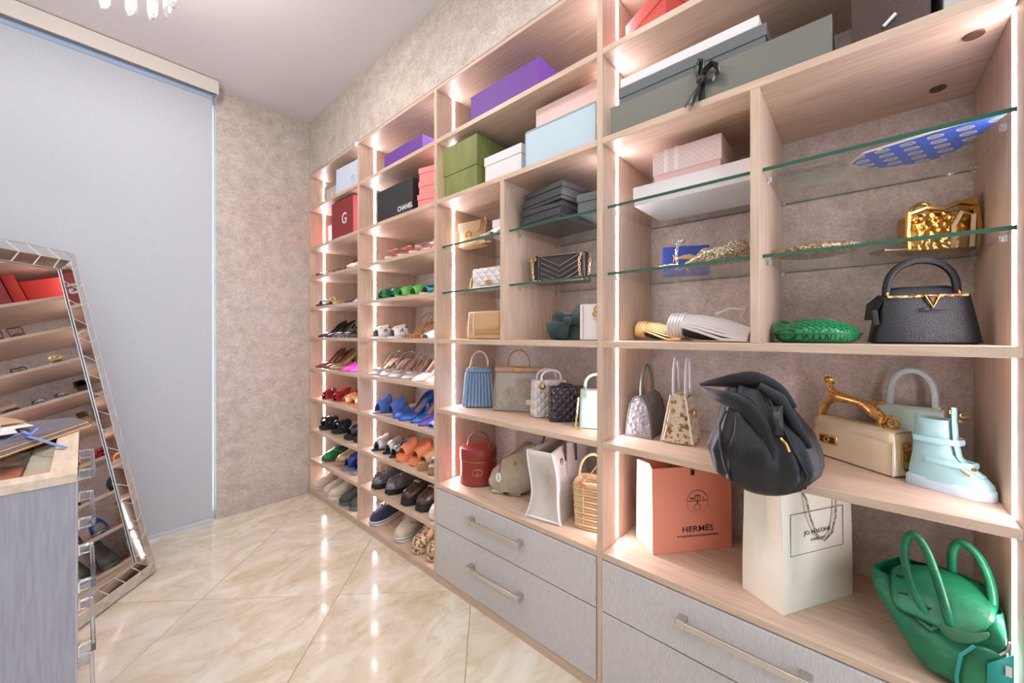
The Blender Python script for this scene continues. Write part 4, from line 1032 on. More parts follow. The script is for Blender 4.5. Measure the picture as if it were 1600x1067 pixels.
# wooden shelf left: tassel clutches
def strands(label, X, Y, turn, m, s, nst, fan=1.0):
    t = put(bag('tassel_clutch', label), X, Y, 1.2265, turn, s)
    g = G()
    for q in range(nst):
        f = q / (nst - 1); a = pi * f
        oy = -.050 * cos(a); oz = .052 + .042 * sin(a) * 1.0
        y1 = -.075 * cos(a); z1 = .006 + .062 * sin(a) ** .8
        g.tube([(-.090, oy * .62, oz * .80 + .012), (-.060, oy * .86, oz * .9), (-.01, oy * 1.1, lerp(oz, z1, .35) - .004), (.06, lerp(oy, y1, .7), lerp(oz, z1, .75) - .010), (.125, y1, max(.006, z1 - .030 * fan))], .0046, 6)
    g.build('strand', m, t)
    g = G()
    for q in range(5):
        g.tube([(-.108 + q * .010 + .006 * sin(b_), .040 * cos(b_), .054 + .036 * sin(b_)) for b_ in [2 * pi * k / 18 for k in range(18)]], .0058, 6, closed=True)
    g.build('coiled_knot', m, t)
    G().ball((.01, 0, .033), .030, 12, 3.0, 1.4, .95).build('inner_pouch', mat('dark_lining', (26, 24, 26), .8), t)
    return t
strands('golden strand clutch with coiled end, lying left of the larger silver one', 1.452, .550, -4, mat('gold_cord', (226, 190, 130), .35, .25), .78, 15)
t = strands('large silver strand clutch with coiled end on the middle wooden shelf', 1.335, .358, 0, mat('silver_cord', (222, 216, 214), .32, .3), 1.0, 19)
G().tube([(.02, .02, .088), (.06, .03, .105), (.10, .035, .10), (.09, .03, .08)], .004, 6).build('loop', mat('silver_cord', (222, 216, 214), .32, .3), t)
# right part, upper glass shelf
plast = mat('crinkled_clear_film', (224, 222, 216), .12, alpha=.62, bump=.6, bscale=40, spec=.9)
t = empty('plastic_bag', 'crumpled clear plastic bag lying at the left end of the top glass shelf', 'bag')
for q in range(3):
    rr = []
    for i in range(13):
        rr.append([(-.10 + .21 * i / 12, -.08 + .17 * j / 9 + rnd.uniform(-.006, .006), .003 + .012 * q + abs(sin(i * 1.3 + j * .9 + q)) * .016 * sin(pi * j / 9) + rnd.uniform(0, .007)) for j in range(10)])
    G().loft(rr, closed=False).build('film', plast, t)
put(t, 1.43, .106, 1.7015, 5, .76)
dots = bpy.data.materials.new('blue_dotted_mesh')
def dot_mat():
    m = mat('blue_dotted_fabric', (66, 104, 206), .45); nt = m.node_tree; L = nt.links; b = nt.nodes['Principled BSDF']
    tc = nd(nt, 'ShaderNodeTexCoord'); v = nd(nt, 'ShaderNodeTexVoronoi', voronoi_dimensions='2D'); v.inputs['Scale'].default_value = 21; v.inputs['Randomness'].default_value = 0.0
    mp = nd(nt, 'ShaderNodeMapping'); mp.inputs['Scale'].default_value = (1, 1.15, 1); mp.inputs['Rotation'].default_value = (0, 0, R(12))
    L.new(tc.outputs['Object'], mp.inputs[0]); L.new(mp.outputs[0], v.inputs['Vector'])
    r = nd(nt, 'ShaderNodeValToRGB'); r.color_ramp.interpolation = 'CONSTANT'; e = r.color_ramp.elements
    e[0].position = 0; e[0].color = rgb(176, 164, 158); e[1].position = .24; e[1].color = rgb(236, 236, 240); x = e.new(.30); x.color = rgb(66, 104, 206)
    L.new(v.outputs['Distance'], r.inputs[0]); L.new(r.outputs[0], b.inputs['Base Color']); return m
bpy.data.materials.remove(dots)
t = put(bag('clutch_bag', 'flat blue clutch with pale round dots on the top glass shelf'), 1.385, -.108, 1.7005, 0, .94)
out = [(-.125, -.020), (-.10, -.075), (.05, -.118), (.128, -.128), (.110, -.04), (.07, .075), (.02, .10), (-.08, .06)]
G().loft([[(x, y, .001) for x, y in out], [(x * 1.01, y * 1.01, .006) for x, y in out], [(x * .98, y * .98, .010) for x, y in out]]).build('clutch_body', dot_mat(), t, bevel=.001)
G().tube([(x * 1.01, y * 1.01, .006) for x, y in out], .003, 5, closed=True).build('piping', white_l, t)
t2 = G().loft([[(-.13, .0, .003), (-.05, -.045, .003), (-.04, -.03, .003), (-.12, .03, .003)], [(-.13, .0, .006), (-.05, -.045, .006), (-.04, -.03, .006), (-.12, .03, .006)]]).build('sleeve_corner', plast, t)
# lower glass shelf right
seq = mat('bronze_sequins', (150, 120, 92), .3, .55, c2=(214, 190, 160), scale=160, tex='cells', bump=-.7, bscale=160)
t = put(bag('clutch_bag', 'flat bronze sequinned pouch at the left end of the lower glass shelf, right part'), 1.40, .090, 1.4665, 0)
rings = []
for i in range(13):
    f = i / 12; hw = .10 * sin(pi * lerp(.03, .97, f)) ** .6
    rings.append([(lerp(-.10, .095, f), hw * cos(a) * .75, .023 + (.012 + .010 * sin(pi * f)) * sin(a)) for a in [2 * pi * k / 16 for k in range(16)]])
G().loft(rings).build('pouch', seq, t)
G().tube([(-.08, .01, .028), (-.03, -.02, .034), (.03, -.01, .036), (.07, .02, .03)], .003, 6).build('zip', gold, t)
ham = mat('hammered_gold', (214, 168, 84), .22, 1.0, bump=-1.0, bscale=70)
t = put(bag('handbag', 'ornate hammered gold handbag on the lower glass shelf at the right'), 1.515, -.150, 1.4665, 18)
body(t, ham, .125, .075, .100, .125, .065, 8)
G().tube([(-.064, -.038, .10), (-.03, -.042, .112), (0, -.042, .104), (.03, -.042, .118), (.064, -.04, .11)], .006, 6).tube([(.064, -.04, .105), (.067, -.042, .05), (.064, -.04, .006)], .006, 6).tube([(-.064, -.04, .105), (-.067, -.042, .05), (-.064, -.04, .006)], .006, 6).build('ornate_border', gold, t)
handle(t, gold, -.052, -.012, .10, .030, .0045, -.02)
g = G()
for a in range(6):
    for b_ in range(4): g.ball((-.052 + a * .015, -.0385, .016 + b_ * .022), .0042, 4)
g.build('stud', gold, t)
G().tube([(.022, -.04, .004), (.020, -.046, .06), (.034, -.047, .092), (.056, -.046, .084), (.054, -.044, .004)], .005, 6).build('buckle_strap', leather('pearl_strap', (230, 210, 170), .3, .4), t)
G().tube([(-.07, -.05, .006), (-.12, -.06, .006), (-.135, -.02, .006), (-.10, .0, .006)], .0045, 6).build('wrist_loop', silver_ch, t)
G().loft([[(.066, -.036, .0), (.078, .0, .0), (.066, .036, 0)], [(.066, -.036, .135), (.080, .0, .145), (.066, .036, .135)]]).build('side_wing', ham, t)
# wooden shelf right: green woven pouch, black structured bag
wov = mat('green_woven_leather', (28, 146, 84), .32, bump=0)
nt = wov.node_tree; b = nt.nodes['Principled BSDF']; tc = nd(nt, 'ShaderNodeTexCoord'); mp = nd(nt, 'ShaderNodeMapping'); mp.inputs['Rotation'].default_value = (0, 0, R(40))
br = nd(nt, 'ShaderNodeTexBrick'); br.inputs['Scale'].default_value = 26; br.inputs['Mortar Size'].default_value = .035; br.inputs['Color1'].default_value = rgb(34, 158, 92); br.inputs['Color2'].default_value = rgb(24, 132, 76); br.inputs['Mortar'].default_value = rgb(8, 60, 36)
nt.links.new(tc.outputs['Object'], mp.inputs[0]); nt.links.new(mp.outputs[0], br.inputs['Vector']); nt.links.new(br.outputs['Color'], b.inputs['Base Color'])
bn = nd(nt, 'ShaderNodeBump'); bn.inputs['Strength'].default_value = .8; bn.inputs['Distance'].default_value = .003; nt.links.new(br.outputs['Fac'], bn.inputs['Height']); bn.invert = True; nt.links.new(bn.outputs[0], b.inputs['Normal'])
t = put(bag('pouch_bag', 'oval green woven leather pouch lying beside the black handbag'), 1.385, .088, 1.2265, 0)
prof = [(.001, 0), (.078, 0), (.094, .010), (.098, .024), (.093, .036), (.080, .046), (.060, .058), (.030, .066), (.001, .068)]
G().add(*(lambda g: (g.v, g.f))(G().lathe(prof, 40))).xf(Matrix.Diagonal((.98, .92, 1, 1))).build('woven_body', wov, t)
G().tube([(.098 * cos(a), .091 * sin(a), .026) for a in [2 * pi * k / 40 for k in range(40)]], .0028, 6, closed=True).build('seam', greenl, t)
G().tube([(-.05, .05, .055), (-.085, .02, .062), (-.092, -.02, .045), (-.08, -.05, .03)], .009, 6, flat=.5).build('knotted_strap', greenl, t)

t = put(bag('handbag', 'black grained leather handbag with rigid round handle and gold V emblem'), 1.395, -.119, 1.2265, 12)
body(t, black_g, .195, .088, .118, .160, .055, 4.5, .05)
G().loft([sering(.070, .020, .118, 24, 3, .0, .006), sering(.066, .016, .135, 24, 3, .0, .010), sering(.050, .010, .143, 24, 3, 0, .012)]).build('inner_flap', black_g, t)
handle(t, black_g, -.066, .060, .122, .085, .0085, -.004, e=.75, n=22)
for xx in (-.066, .060): G().torus((xx, -.006, .122), .009, .0032, 14, 6, 'x').build('handle_ring', gold, t)
G().tube([(x, -.0285 - .001, .1165) for x in [-.070 + k * .010 for k in range(15)]], .0036, 6).build('snakeskin_edge', mat('snake_edge', (120, 82, 40), .4, c2=(226, 200, 130), scale=130, tex='cells'), t)
G().tube([(-.004, -.0335, .118), (.009, -.0375, .088), (.022, -.0335, .118)], .0026, 6).build('v_emblem', gold, t)
G().add([(.002, -.033, .116), (.016, -.033, .116), (.009, -.036, .094)], [(0, 1, 2)]).build('emblem_inlay', leather('brown_inlay', (110, 60, 40)), t, solid=.001)
G().tube([(-.016, -.0410, .084), (-.010, -.0408, .084), (.0, -.040, .093)], .0012, 4).tube([(.004, -.0405, .082), (.030, -.0405, .082)], .0012, 4).tube([(-.018, -.0410, .080), (.006, -.0410, .080)], .0012, 4).build('embossed_line', black_l, t)
G().loft([[(-.098, -.03, .060), (-.108, .0, .062), (-.100, .03, .06)], [(-.082, -.030, .100), (-.104, 0, .102), (-.084, .03, .10)], [(-.074, -.02, .120), (-.080, 0, .126), (-.074, .02, .12)]]).build('side_gusset', black_g, t, bevel=.002)
G().box(-.094, -.080, -.036, -.030, .055, .095).xf(Matrix.Rotation(R(-6), 4, 'Y')).build('luggage_tag', black_g, t, bevel=.003)

# --- nearest unit: shelf with the black slouchy bag
croc = mat('pewter_croc_leather', (136, 130, 132), .38, .4, bump=-.9, bscale=75)
t = put(bag('handbag', 'domed metallic crocodile handbag with tall curved handle, leftmost on its shelf'), 1.425, .592, .8785, 4)
rings = []
prof = [(-.046, .0), (-.046, .006), (-.040, .07), (-.030, .118), (-.018, .140), (0, .150), (.018, .140), (.030, .118), (.040, .07), (.046, .006), (.046, 0)]
for y in (-.090, -.087, -.04, 0, .04, .087, .090):
    k_ = .96 if abs(y) == .090 else 1
    rings.append([(x * k_, y, z * k_ + (.002 if k_ < 1 else 0)) for x, z in prof])
G().loft(rings).build('bag_body', croc, t)
for y in (-.0885, .0885): G().tube([(x, y, z) for x, z in prof], .0034, 6).build('piping', leather('dark_pewter', (110, 104, 98), .3, .4), t)
G().tube([(.0, -.062 * cos(pi * k / 16), .138 + .118 * sin(pi * k / 16) ** .8) for k in range(17)], .0065, 8, up=(1, 0, 0)).build('handle', leather('dark_pewter', (110, 104, 98), .3, .4), t)
G().tube([(.032, -.05, .11), (.034, .0, .116), (.032, .05, .11)], .0022, 5).build('zip', leather('dark_pewter', (110, 104, 98), .3, .4), t)
pyt = mat('python_print', (206, 192, 162), .35, c2=(132, 96, 62), scale=62, detail=8, lo=.50, hi=.60, bump=-.4, bscale=160)
pyb = mat('blue_python_print', (206, 196, 176), .35, c2=(104, 130, 172), scale=30, detail=5, lo=.47, hi=.55, bump=-.4, bscale=160)
t = put(bag('handbag', 'cream and brown snakeskin handbag with upright double handles, left of the black slouchy bag'), 1.420, .462, .8785, 6)
b_ = body(t, pyt, .108, .165, .165, .045, .130, 6)
G().loft([[(-.052, -.0835, .004), (.050, -.0835, .004), (.0, -.0815, .03)], [(-.024, -.068, .158), (.0, -.068, .158), (-.020, -.072, .12)]]).build('blue_patch', pyb, t, solid=.001) if 0 else None
for sx in (-1, 1):
    G().tube([(sx * (.050 - .0), -.082, .006), (sx * .036, -.074, .09), (sx * .0235, -.066, .163)], .0028, 6).build('edge_seam', cream_l, t)
    G().tube([(sx * .020, -.040 * cos(pi * k / 16), .150 + .140 * sin(pi * k / 16) ** .75) for k in range(17)], .0055, 8, up=(1, 0, 0)).build('handle', leather('pearl_grey_handle', (196, 190, 196), .3), t)
    G().box(sx * .022 - .003, sx * .022 + .003, -.046, .046, .14, .158).build('handle_base', brown_l, t, bevel=.002)
G().box(.036, .046, -.030, .020, .085, .11).build('front_clasp', gold, t, bevel=.003)

# black slouchy shoulder bag hanging over the shelf edge
t = put(bag('shoulder_bag', 'large slouchy black leather shoulder bag spilling over the shelf edge'), 1.148, .196, .859, 0, .95)
# rings: z above origin, x left, x right, front y, back y
prof = [(.000, -.070, .084, -.040, .006), (.003, -.084, .096, -.056, .020), (.016, -.096, .112, -.072, .040), (.055, -.103, .140, -.082, .048), (.085, -.112, .148, -.088, .062), (.120, -.106, .142, -.086, .110),
        (.155, -.095, .128, -.074, .125), (.190, -.088, .100, -.060, .130), (.220, -.082, .078, -.046, .130), (.250, -.078, .060, -.034, .120), (.275, -.070, .045, -.020, .105), (.295, -.048, .022, .0, .085), (.306, -.026, .0, .02, .060)]
def crease(a, f):
    d = 0
    for a0, k0, dep, wd in ((-2.75, .5, .10, .13), (-2.25, .35, .13, .11), (-1.75, .25, .07, .10), (-1.15, -.25, .12, .13), (-.70, -.45, .10, .10), (-.15, -.3, .07, .12)):
        q = (a - (a0 + k0 * f)) / wd
        d -= dep * math.exp(-q * q) * (.35 + .65 * f if f < .6 else .75)
        d += dep * .45 * math.exp(-((q - 1.9) ** 2) * .8)
    return d
pf_ = prof; prof = []
for i in range(len(pf_) - 1):
    for j in range(1 if i < 2 else 3):
        q_ = j / (1 if i < 2 else 3); prof.append(tuple(lerp(u_, v_, q_) for u_, v_ in zip(pf_[i], pf_[i + 1])))
prof.append(pf_[-1])
n = 110; rings = []
for i, (z, xl, xr, yf, yb) in enumerate(prof):
    cx, hw, cy, hd = (xl + xr) / 2, (xr - xl) / 2, (yf + yb) / 2, (yb - yf) / 2
    rg = []
    for k in range(n):
        a = 2 * pi * k / n; ca, sa = cos(a), sin(a)
        f = i / (len(prof) - 1)
        fold = 1 + .35 * (.05 + .08 * f) * (1 - 2 * abs(sin(2.5 * a + 1.4 * f + .4)) ** .7) * (1 - .4 * f) + .03 * sin(11 * a - 4 * f) * f
        if i < 2: fold = 1
        else: fold += crease(a if a <= pi else a - 2 * pi, f)
        rg.append((cx + hw * math.copysign(abs(ca) ** .85, ca) * lerp(1, fold, .6 if abs(ca) > .8 else 1), cy + hd * math.copysign(abs(sa) ** .85, sa) * fold, z + (.030 * abs(min(0, ca)) * (1 - f) ** 2 + .022 * max(0, ca) ** 2 * (1 - f) ** 3)))
    rings.append(rg)
# the back must clear the shelf board (its front edge is 66 mm behind the origin, its top 38 mm up)
def clear_shelf(p):
    x, y, z = p
    if z < .024 and y > .040: y = .040
    return (x, y, z)
G().loft([[clear_shelf(p) for p in rg] for rg in rings]).build('bag_body', black_g, t)
# handle straps drawn together into a point at the left
G().tube(sp([(-.142, .020, .262), (-.112, .006, .270), (-.075, -.010, .278), (-.035, -.020, .286), (.005, -.018, .288), (.050, -.008, .262), (.085, -.002, .222)]), spr([.004, .010, .016, .022, .026, .024, .012]), 14, flat=.42, up=(0, 1, .35)).build('strap', black_g, t)
G().tube(sp([(-.142, .020, .255), (-.110, -.006, .246), (-.076, -.030, .240), (-.042, -.046, .236), (-.010, -.058, .222), (.020, -.068, .190), (.040, -.076, .150), (.050, -.080, .105)]), spr([.004, .012, .018, .023, .026, .024, .018, .008]), 14, flat=.40, up=(0, 1, .15)).build('strap', black_g, t)
G().tube([(-.060, -.040, .205), (-.070, -.062, .170), (-.064, -.078, .120), (-.052, -.086, .070), (-.040, -.072, .028)], .0035, 6).build('side_seam', black_g, t)
G().tube([(.030, -.032, .262), (.062, -.055, .200), (.092, -.074, .140), (.118, -.066, .080), (.112, -.045, .040)], .0035, 6).build('side_seam', black_g, t)
G().tube([(.016, -.030, .278), (.060, -.042, .250), (.092, -.044, .190), (.124, -.046, .140)], [.010, .018, .014, .006], 8, flat=.4, up=(0, 1, 0)).build('shoulder_fold', black_g, t)
G().loft([[(.046, -.060, .232), (.070, -.058, .235)], [(.050, -.072, .195), (.072, -.068, .198)], [(.058, -.080, .165), (.074, -.076, .166)]], closed=False).build('inner_tab', black_l, t, solid=.004)
G().tube([(.068, -.080, .160), (.080, -.086, .150), (.086, -.084, .132)], .003, 6).build('zip_pull', gold, t)
G().torus((.0, .0, .308), .008, .0022, 12, 6, 'z', 1.4, 1).build('buckle', gold, t)
G().loft([sering(.030, .022, .232, 16, 2, -.028, -.022), sering(.034, .026, .238, 16, 2, -.028, -.020)]).build('dark_lining', mat('dark_lining', (26, 24, 26), .8), t)

# beige baguette bag with golden cheetah handle
bb = leather('beige_smooth_leather', (222, 204, 172), .42)
t = put(bag('handbag', 'beige baguette handbag whose handle is a gold leopard figure'), 1.503, -.004, .8785, -39.5)
body(t, bb, .238, .084, .112, .225, .060, 9, .03)
G().tube([(.1175, -.040, .006), (.1145, -.034, .060), (.108, -.027, .108), (.108, .027, .108), (.1145, .034, .060), (.1175, .040, .006)], .0034, 6, closed=True).build('piping', cream_l, t)
flap(t, bb, .222, -.0275, .112, .026, .055, round_=.02)
G().box(-.085, -.030, -.043, -.036, .040, .068).build('lock_plate', gold, t, bevel=.004)
G().box(-.080, -.035, -.045, -.042, .045, .063).build('lock_window', leather('dark_lock', (70, 50, 34), .3), t, bevel=.002)
G().torus((-.0575, -.0455, .054), .007, .0018, 14, 5, 'y').build('lock_emblem', gold, t)
g = G().torus((.1180, 0, .082), .010, .003, 14, 6, 'x', 1.3, .8).tube([(.1195, -.012, .070), (.121, .0, .060), (.1195, .012, .070), (.1205, .014, .04), (.1195, .010, .024), (.121, 0, .018), (.1195, -.010, .024), (.1205, -.014, .04), (.1195, -.012, .070)], .0026, 6).ball((.1205, 0, .048), .009, 6)
g.build('side_emblem', gold, t)
g = G()
# leopard: body arched as a handle, head at the left, coiled tail at the right
g.tube(sp([(-.086, 0, .208), (-.076, 0, .192), (-.058, 0, .181), (-.025, 0, .178), (.012, 0, .172), (.040, 0, .155), (.062, 0, .138)]), spr([.010, .0125, .016, .0125, .0125, .016, .011]), 12)
g.tube([(-.080, 0, .192), (-.090, 0, .208), (-.092, 0, .222)], [.010, .0085, .008], 8)
g.ball((-.090, -.002, .230), .0125, 8, 1.15, .9, .95).tube([(-.084, -.003, .226), (-.072, -.004, .221)], [.008, .0045], 8)
g.ball((-.094, -.007, .242), .0035, 5).ball((-.094, .006, .242), .0035, 5)
for yy in (-.008, .008):
    g.tube([(-.070, yy, .180), (-.092, yy, .160), (-.105, yy, .140), (-.112, yy, .118)], [.009, .006, .0045, .006], 8)
    g.tube([(.046, yy, .150), (.066, yy, .142), (.060, yy, .126), (.068, yy, .114)], [.010, .008, .005, .006], 8)
g.tube([(.0, .012, .168), (.03, .02, .178), (.05, .022, .182)], [.006, .005, .004], 6)
g.tube([(.062, 0, .138)] + [(.086 + .020 * cos(R(200 - a * 24)) * (1 - a / 26), 0, .134 + .020 * sin(R(200 - a * 24)) * (1 - a / 26)) for a in range(22)], .0045, 8)
g.build('leopard_handle', ham if 0 else mat('spotted_gold', (150, 96, 48), .28, .9, c2=(238, 196, 122), scale=150, tex='voronoi', lo=.22, hi=.34, bump=.15, bscale=140), t)
# mint top-handle bag behind
t = put(bag('handbag', 'mint top-handle handbag standing behind the beige baguette'), 1.560, -.112, .8785, -14)
body(t, mint_l, .140, .060, .165, .132, .05, 7); flap(t, mint_l, .134, -.0235, .165, .085, .044, round_=.05)
handle(t, mat('braided_mint', (206, 222, 222), .4, bump=.9, bscale=150), -.042, .048, .165, .105, .0075, e=.6)
g = G()
for q in range(6): g.torus((.062 + q * .009, -.004, .172 - .003 * q), .006, .0022, 10, 5, 'x' if q % 2 else 'y')
g.build('gold_chain_end', gold_ch, t)
# sneaker boot shaped bag
t = put(empty('boot_shaped_bag', 'mint blue handbag shaped like an ankle boot, with buckled straps and thick rubber sole', 'shoe'), 1.375, -.160, .8785, 0)
sl = [(1.0, 0.0)]
fac = Matrix.Rotation(R(45), 4, 'Z')
out = [(-.070, 0), (-.066, .022), (-.050, .032), (-.015, .028), (.025, .031), (.055, .027), (.074, .012), (.078, 0)]
out = out + [(x, -y) for x, y in reversed(out[1:-1])]
def rs(s_, z, dx=0): return [(x * s_ + dx, y * s_, z) for x, y in out]
M_ = Matrix.Rotation(R(-26), 4, 'Z')
G().loft([rs(.97, 0), rs(1.0, .004), rs(1.0, .022), rs(.96, .026)]).xf(M_).build('rubber_sole', mat('white_blue_rubber', (190, 210, 222), .5), t)
up = []
for z, x0, x1, hw in [(.024, -.066, .074, .029), (.034, -.066, .072, .028), (.050, -.064, .058, .026), (.066, -.061, .036, .024), (.090, -.058, .016, .023), (.120, -.056, .010, .023), (.150, -.055, .008, .024), (.168, -.055, .008, .025)]:
    up.append(sering((x1 - x0) / 2, hw, z, 28, 2.5, (x0 + x1) / 2))
G().loft(up, True, False).xf(M_).build('upper', mintp, t, solid=.003)
G().tube([(.012, -.004, .20), (.014, -.006, .16), (.016, -.006, .12), (.022, -.006, .085), (.040, -.005, .064), (.060, -.004, .050)], [.010, .011, .011, .011, .011, .010], 8, flat=.35, up=(1, 0, .5)).xf(M_).build('tongue_strap', mintp, t)
for z, xx in ((.118, .0), (.070, .022)):
    G().tube([(xx - .05, -.026, z), (xx, -.028, z), (xx + .022, -.012, z), (xx + .024, .010, z), (xx, .026, z), (xx - .05, .026, z)], .0022, 6, flat=3.2, up=(0, 0, 1)).xf(M_).build('cross_strap', mintp, t)
g = G().ball((.024, -.008, .170), .004, 6).ball((.026, -.010, .130), .004, 6).ball((.046, -.012, .066), .005, 6).tube([(.03, -.030, .062), (.045, -.026, .052)], .002, 5)
g.xf(M_).build('stud', gold, t)
G().loft([sering(.030, .023, .150, 24, 2.5, -.024), sering(.030, .023, .152, 24, 2.5, -.024)]).xf(M_).build('dark_lining', mat('dark_lining', (26, 24, 26), .8), t)

# --- nearest unit: lower shelf, paper carrier bags
def carrier(name, label, m, mside, w, d, h, X, Y, turn, crease=.06):
    t = put(empty(name, label, 'shopping bag'), X, Y, .4995, turn)
    hw, hd = w / 2, d / 2
    # side gussets folded in at the top
    def panel(nm, pts, mm): return G().loft(pts, closed=False).build(nm, mm, t, smooth=False, solid=.0008)
    panel('front_panel', [[(-hw, -hd, 0), (hw, -hd, 0)], [(-hw, -hd, crease), (hw, -hd, crease)], [(-hw, -hd + .002, h * .6), (hw, -hd + .002, h * .6)], [(-hw, -hd + .006, h), (hw, -hd + .006, h)]], m)
    panel('back_panel', [[(-hw, hd, 0), (hw, hd, 0)], [(-hw, hd - .006, h), (hw, hd - .006, h)]], m)
    for s_ in (-1, 1):
        x = s_ * hw
        inn = x - s_ * d * .16
        panel('gusset', [[(x, -hd, 0), (x, 0, 0), (x, hd, 0)], [(x, -hd, crease * 1.3), (x - s_ * .002, 0, crease * 1.3), (x, hd, crease * 1.3)], [(x, -hd + .004, h * .7), (inn, 0, h * .72), (x, hd - .004, h * .7)], [(x, -hd + .006, h), (inn, 0, h), (x, hd - .006, h)]], mside)
    G().box(-hw + .001, hw - .001, -hd + .001, hd - .001, 0, .0015).build('base', m, t, smooth=False)
    if crease: G().tube([(-hw, -hd - .0006, crease), (hw, -hd - .0006, crease)], .0006, 4).build('crease', mside, t)
    return t
her = pap('orange_carrier_paper', (243, 152, 124), rough=.55); hers = pap('pale_carrier_side', (246, 216, 190), rough=.55)
t = carrier('shopping_bag', 'orange paper carrier bag printed with a horse and carriage emblem', her, hers, .30, .118, .290, 1.452, .470, 51, .0)
ik = pap('dark_brown_ink', (72, 30, 30)); yf = -.0535
e = G()
e.torus((0, yf, 0), .040, .0012, 40, 4, 'y')
e.box(-.038, .038, yf - .0006, yf + .0006, .002, .0045)
e.torus((0, yf, -.019), .013, .0013, 20, 4, 'y').torus((0, yf, -.019), .009, .0010, 20, 4, 'y')
e.box(-.0045, -.0028, yf - .0006, yf + .0006, -.025, -.013).box(.0028, .0045, yf - .0006, yf + .0006, -.025, -.013).box(-.003, .003, yf - .0006, yf + .0006, -.0198, -.0182).box(-.002, .002, yf - .0006, yf + .0006, -.008, .003)
# carriage with wheels, horse
e.torus((-.004, yf, .010), .0052, .0010, 14, 4, 'y').torus((.007, yf, .010), .0052, .0010, 14, 4, 'y').tube([(-.010, yf, .014), (-.010, yf, .021), (.010, yf, .021), (.010, yf, .015)], .0014, 4).tube([(-.008, yf, .024), (.008, yf, .024)], .0009, 4)
e.tube([(-.030, yf, .017), (-.024, yf, .012), (-.016, yf, .012), (-.013, yf, .016)], [.0016, .0026, .0026, .0012], 5).tube([(-.024, yf, .012), (-.026, yf, .006)], .0009, 4).tube([(-.017, yf, .012), (-.016, yf, .006)], .0009, 4).tube([(-.013, yf, .011), (-.006, yf, .012)], .0006, 4)
e.tube([(.018, yf, .014), (.026, yf, .008), (.030, yf, .006)], .0008, 4).tube([(.022, yf, .018), (.022, yf, .006)], .0012, 4)
o = e.build('emblem', ik, t); o.location = (.018, -.0035, .168)
text('lettering', 'HERMÈS', .028, ik, t, (.018, -.0592, .075), bold=.0002, sx=1.2)
text('lettering', '24 FAUBOURG SAINT-HONORÉ PARIS', .0088, ik, t, (.018, -.0595, .052), sx=1.05)
G().box(-.006, .006, -.0585, -.0525, .262, .280).build('ribbon_slot', rb, t, smooth=False)
G().tube([(-.10, -.05, .286), (-.06, -.035, .300), (-.02, -.04, .296), (.0, -.055, .283)], .004, 6, flat=.3).build('ribbon_handle', rb, t)
jm = pap('cream_carrier_paper', (244, 237, 220), rough=.5)
t = carrier('shopping_bag', 'cream paper carrier bag with thin black frame print and grey cord handle', jm, jm, .275, .122, .330, 1.398, .132, 60, .075)
gi = pap('grey_black_ink', (84, 84, 84)); yf = -.0600
e = G(); x0, x1, z0, z1 = -.108, .098, .150, .262
for a in ((x0, x1, z0, z0 + .0012), (x0, x1, z1, z1 + .0012), (x0, x0 + .0012, z0, z1), (x1, x1 + .0012, z0, z1)): e.box(a[0], a[1], yf - .0008, yf + .0004, a[2], a[3])
e.build('printed_frame', gi, t, smooth=False)
text('lettering', 'JO MALONE', .0155, gi, t, (-.004, -.0603, .205), sx=1.25)
text('lettering', 'LONDON', .0095, gi, t, (-.004, -.0603, .184), sx=1.3)
cord = mat('grey_cord', (120, 116, 104), .7, c2=(190, 186, 170), scale=240, tex='cells', bump=.3)
G().tube([(-.060, -.0545, .322), (-.056, -.066, .300), (-.045, -.069, .25), (-.020, -.069, .20), (.010, -.069, .180), (.040, -.069, .198), (.054, -.069, .24), (.060, -.066, .29), (.060, -.0545, .322)], .0026, 8).build('cord_handle', cord, t)
G().tube([(-.050, .055, .322), (-.045, .045, .30), (-.03, .035, .27), (.0, .03, .25), (.03, .035, .27), (.045, .045, .30), (.05, .055, .322)], .0022, 8).build('cord_handle', cord, t)

# green soft leather bag, collapsed in the right-hand corner
gl = leather('soft_green_leather', (14, 92, 60), .38, bump=.6, bscale=45, c2=(28, 124, 84), scale=14)
gli = leather('pale_green_suede', (60, 116, 86), .6); turq = leather('turquoise_lining', (38, 150, 138), .35)
t = put(bag('tote_bag', 'collapsed green leather tote with two tall rolled handles in the right corner'), 1.335, -.118, .4995, 0)
# ring corners: front-left, front-right, back-right, back-left (x to the right, y into the shelving)
rings = []
fl_ = [(.0, (.000, -.118), (.105, -.124), (.110, .085), (.000, .100)), (.045, (-.028, -.104), (.108, -.120), (.110, .092), (-.020, .108)), (.095, (-.065, -.070), (.109, -.104), (.110, .100), (-.045, .118)),
       (.142, (-.100, -.036), (.110, -.080), (.108, .085), (-.050, .112)), (.172, (-.092, -.004), (.109, -.060), (.106, .075), (-.030, .100))]
for z, a, b, c_, d_ in fl_:
    rg = []
    for p, q, m_ in ((a, b, 9), (b, c_, 5), (c_, d_, 7), (d_, a, 5)):
        for k in range(m_):
            f = k / m_
            x, y = lerp(p[0], q[0], f), lerp(p[1], q[1], f)
            w_ = .010 * sin(f * pi * 2 + z * 30) * (1 if (p is a or p is c_) else .3)
            zz = z - (.018 * sin(pi * f) * (z / .17) if p is a else 0)
            rg.append((x, y + w_, zz))
    rings.append(rg)
G().loft(rings, True, False).build('leather_body', gl, t, sub=1, solid=.0035)
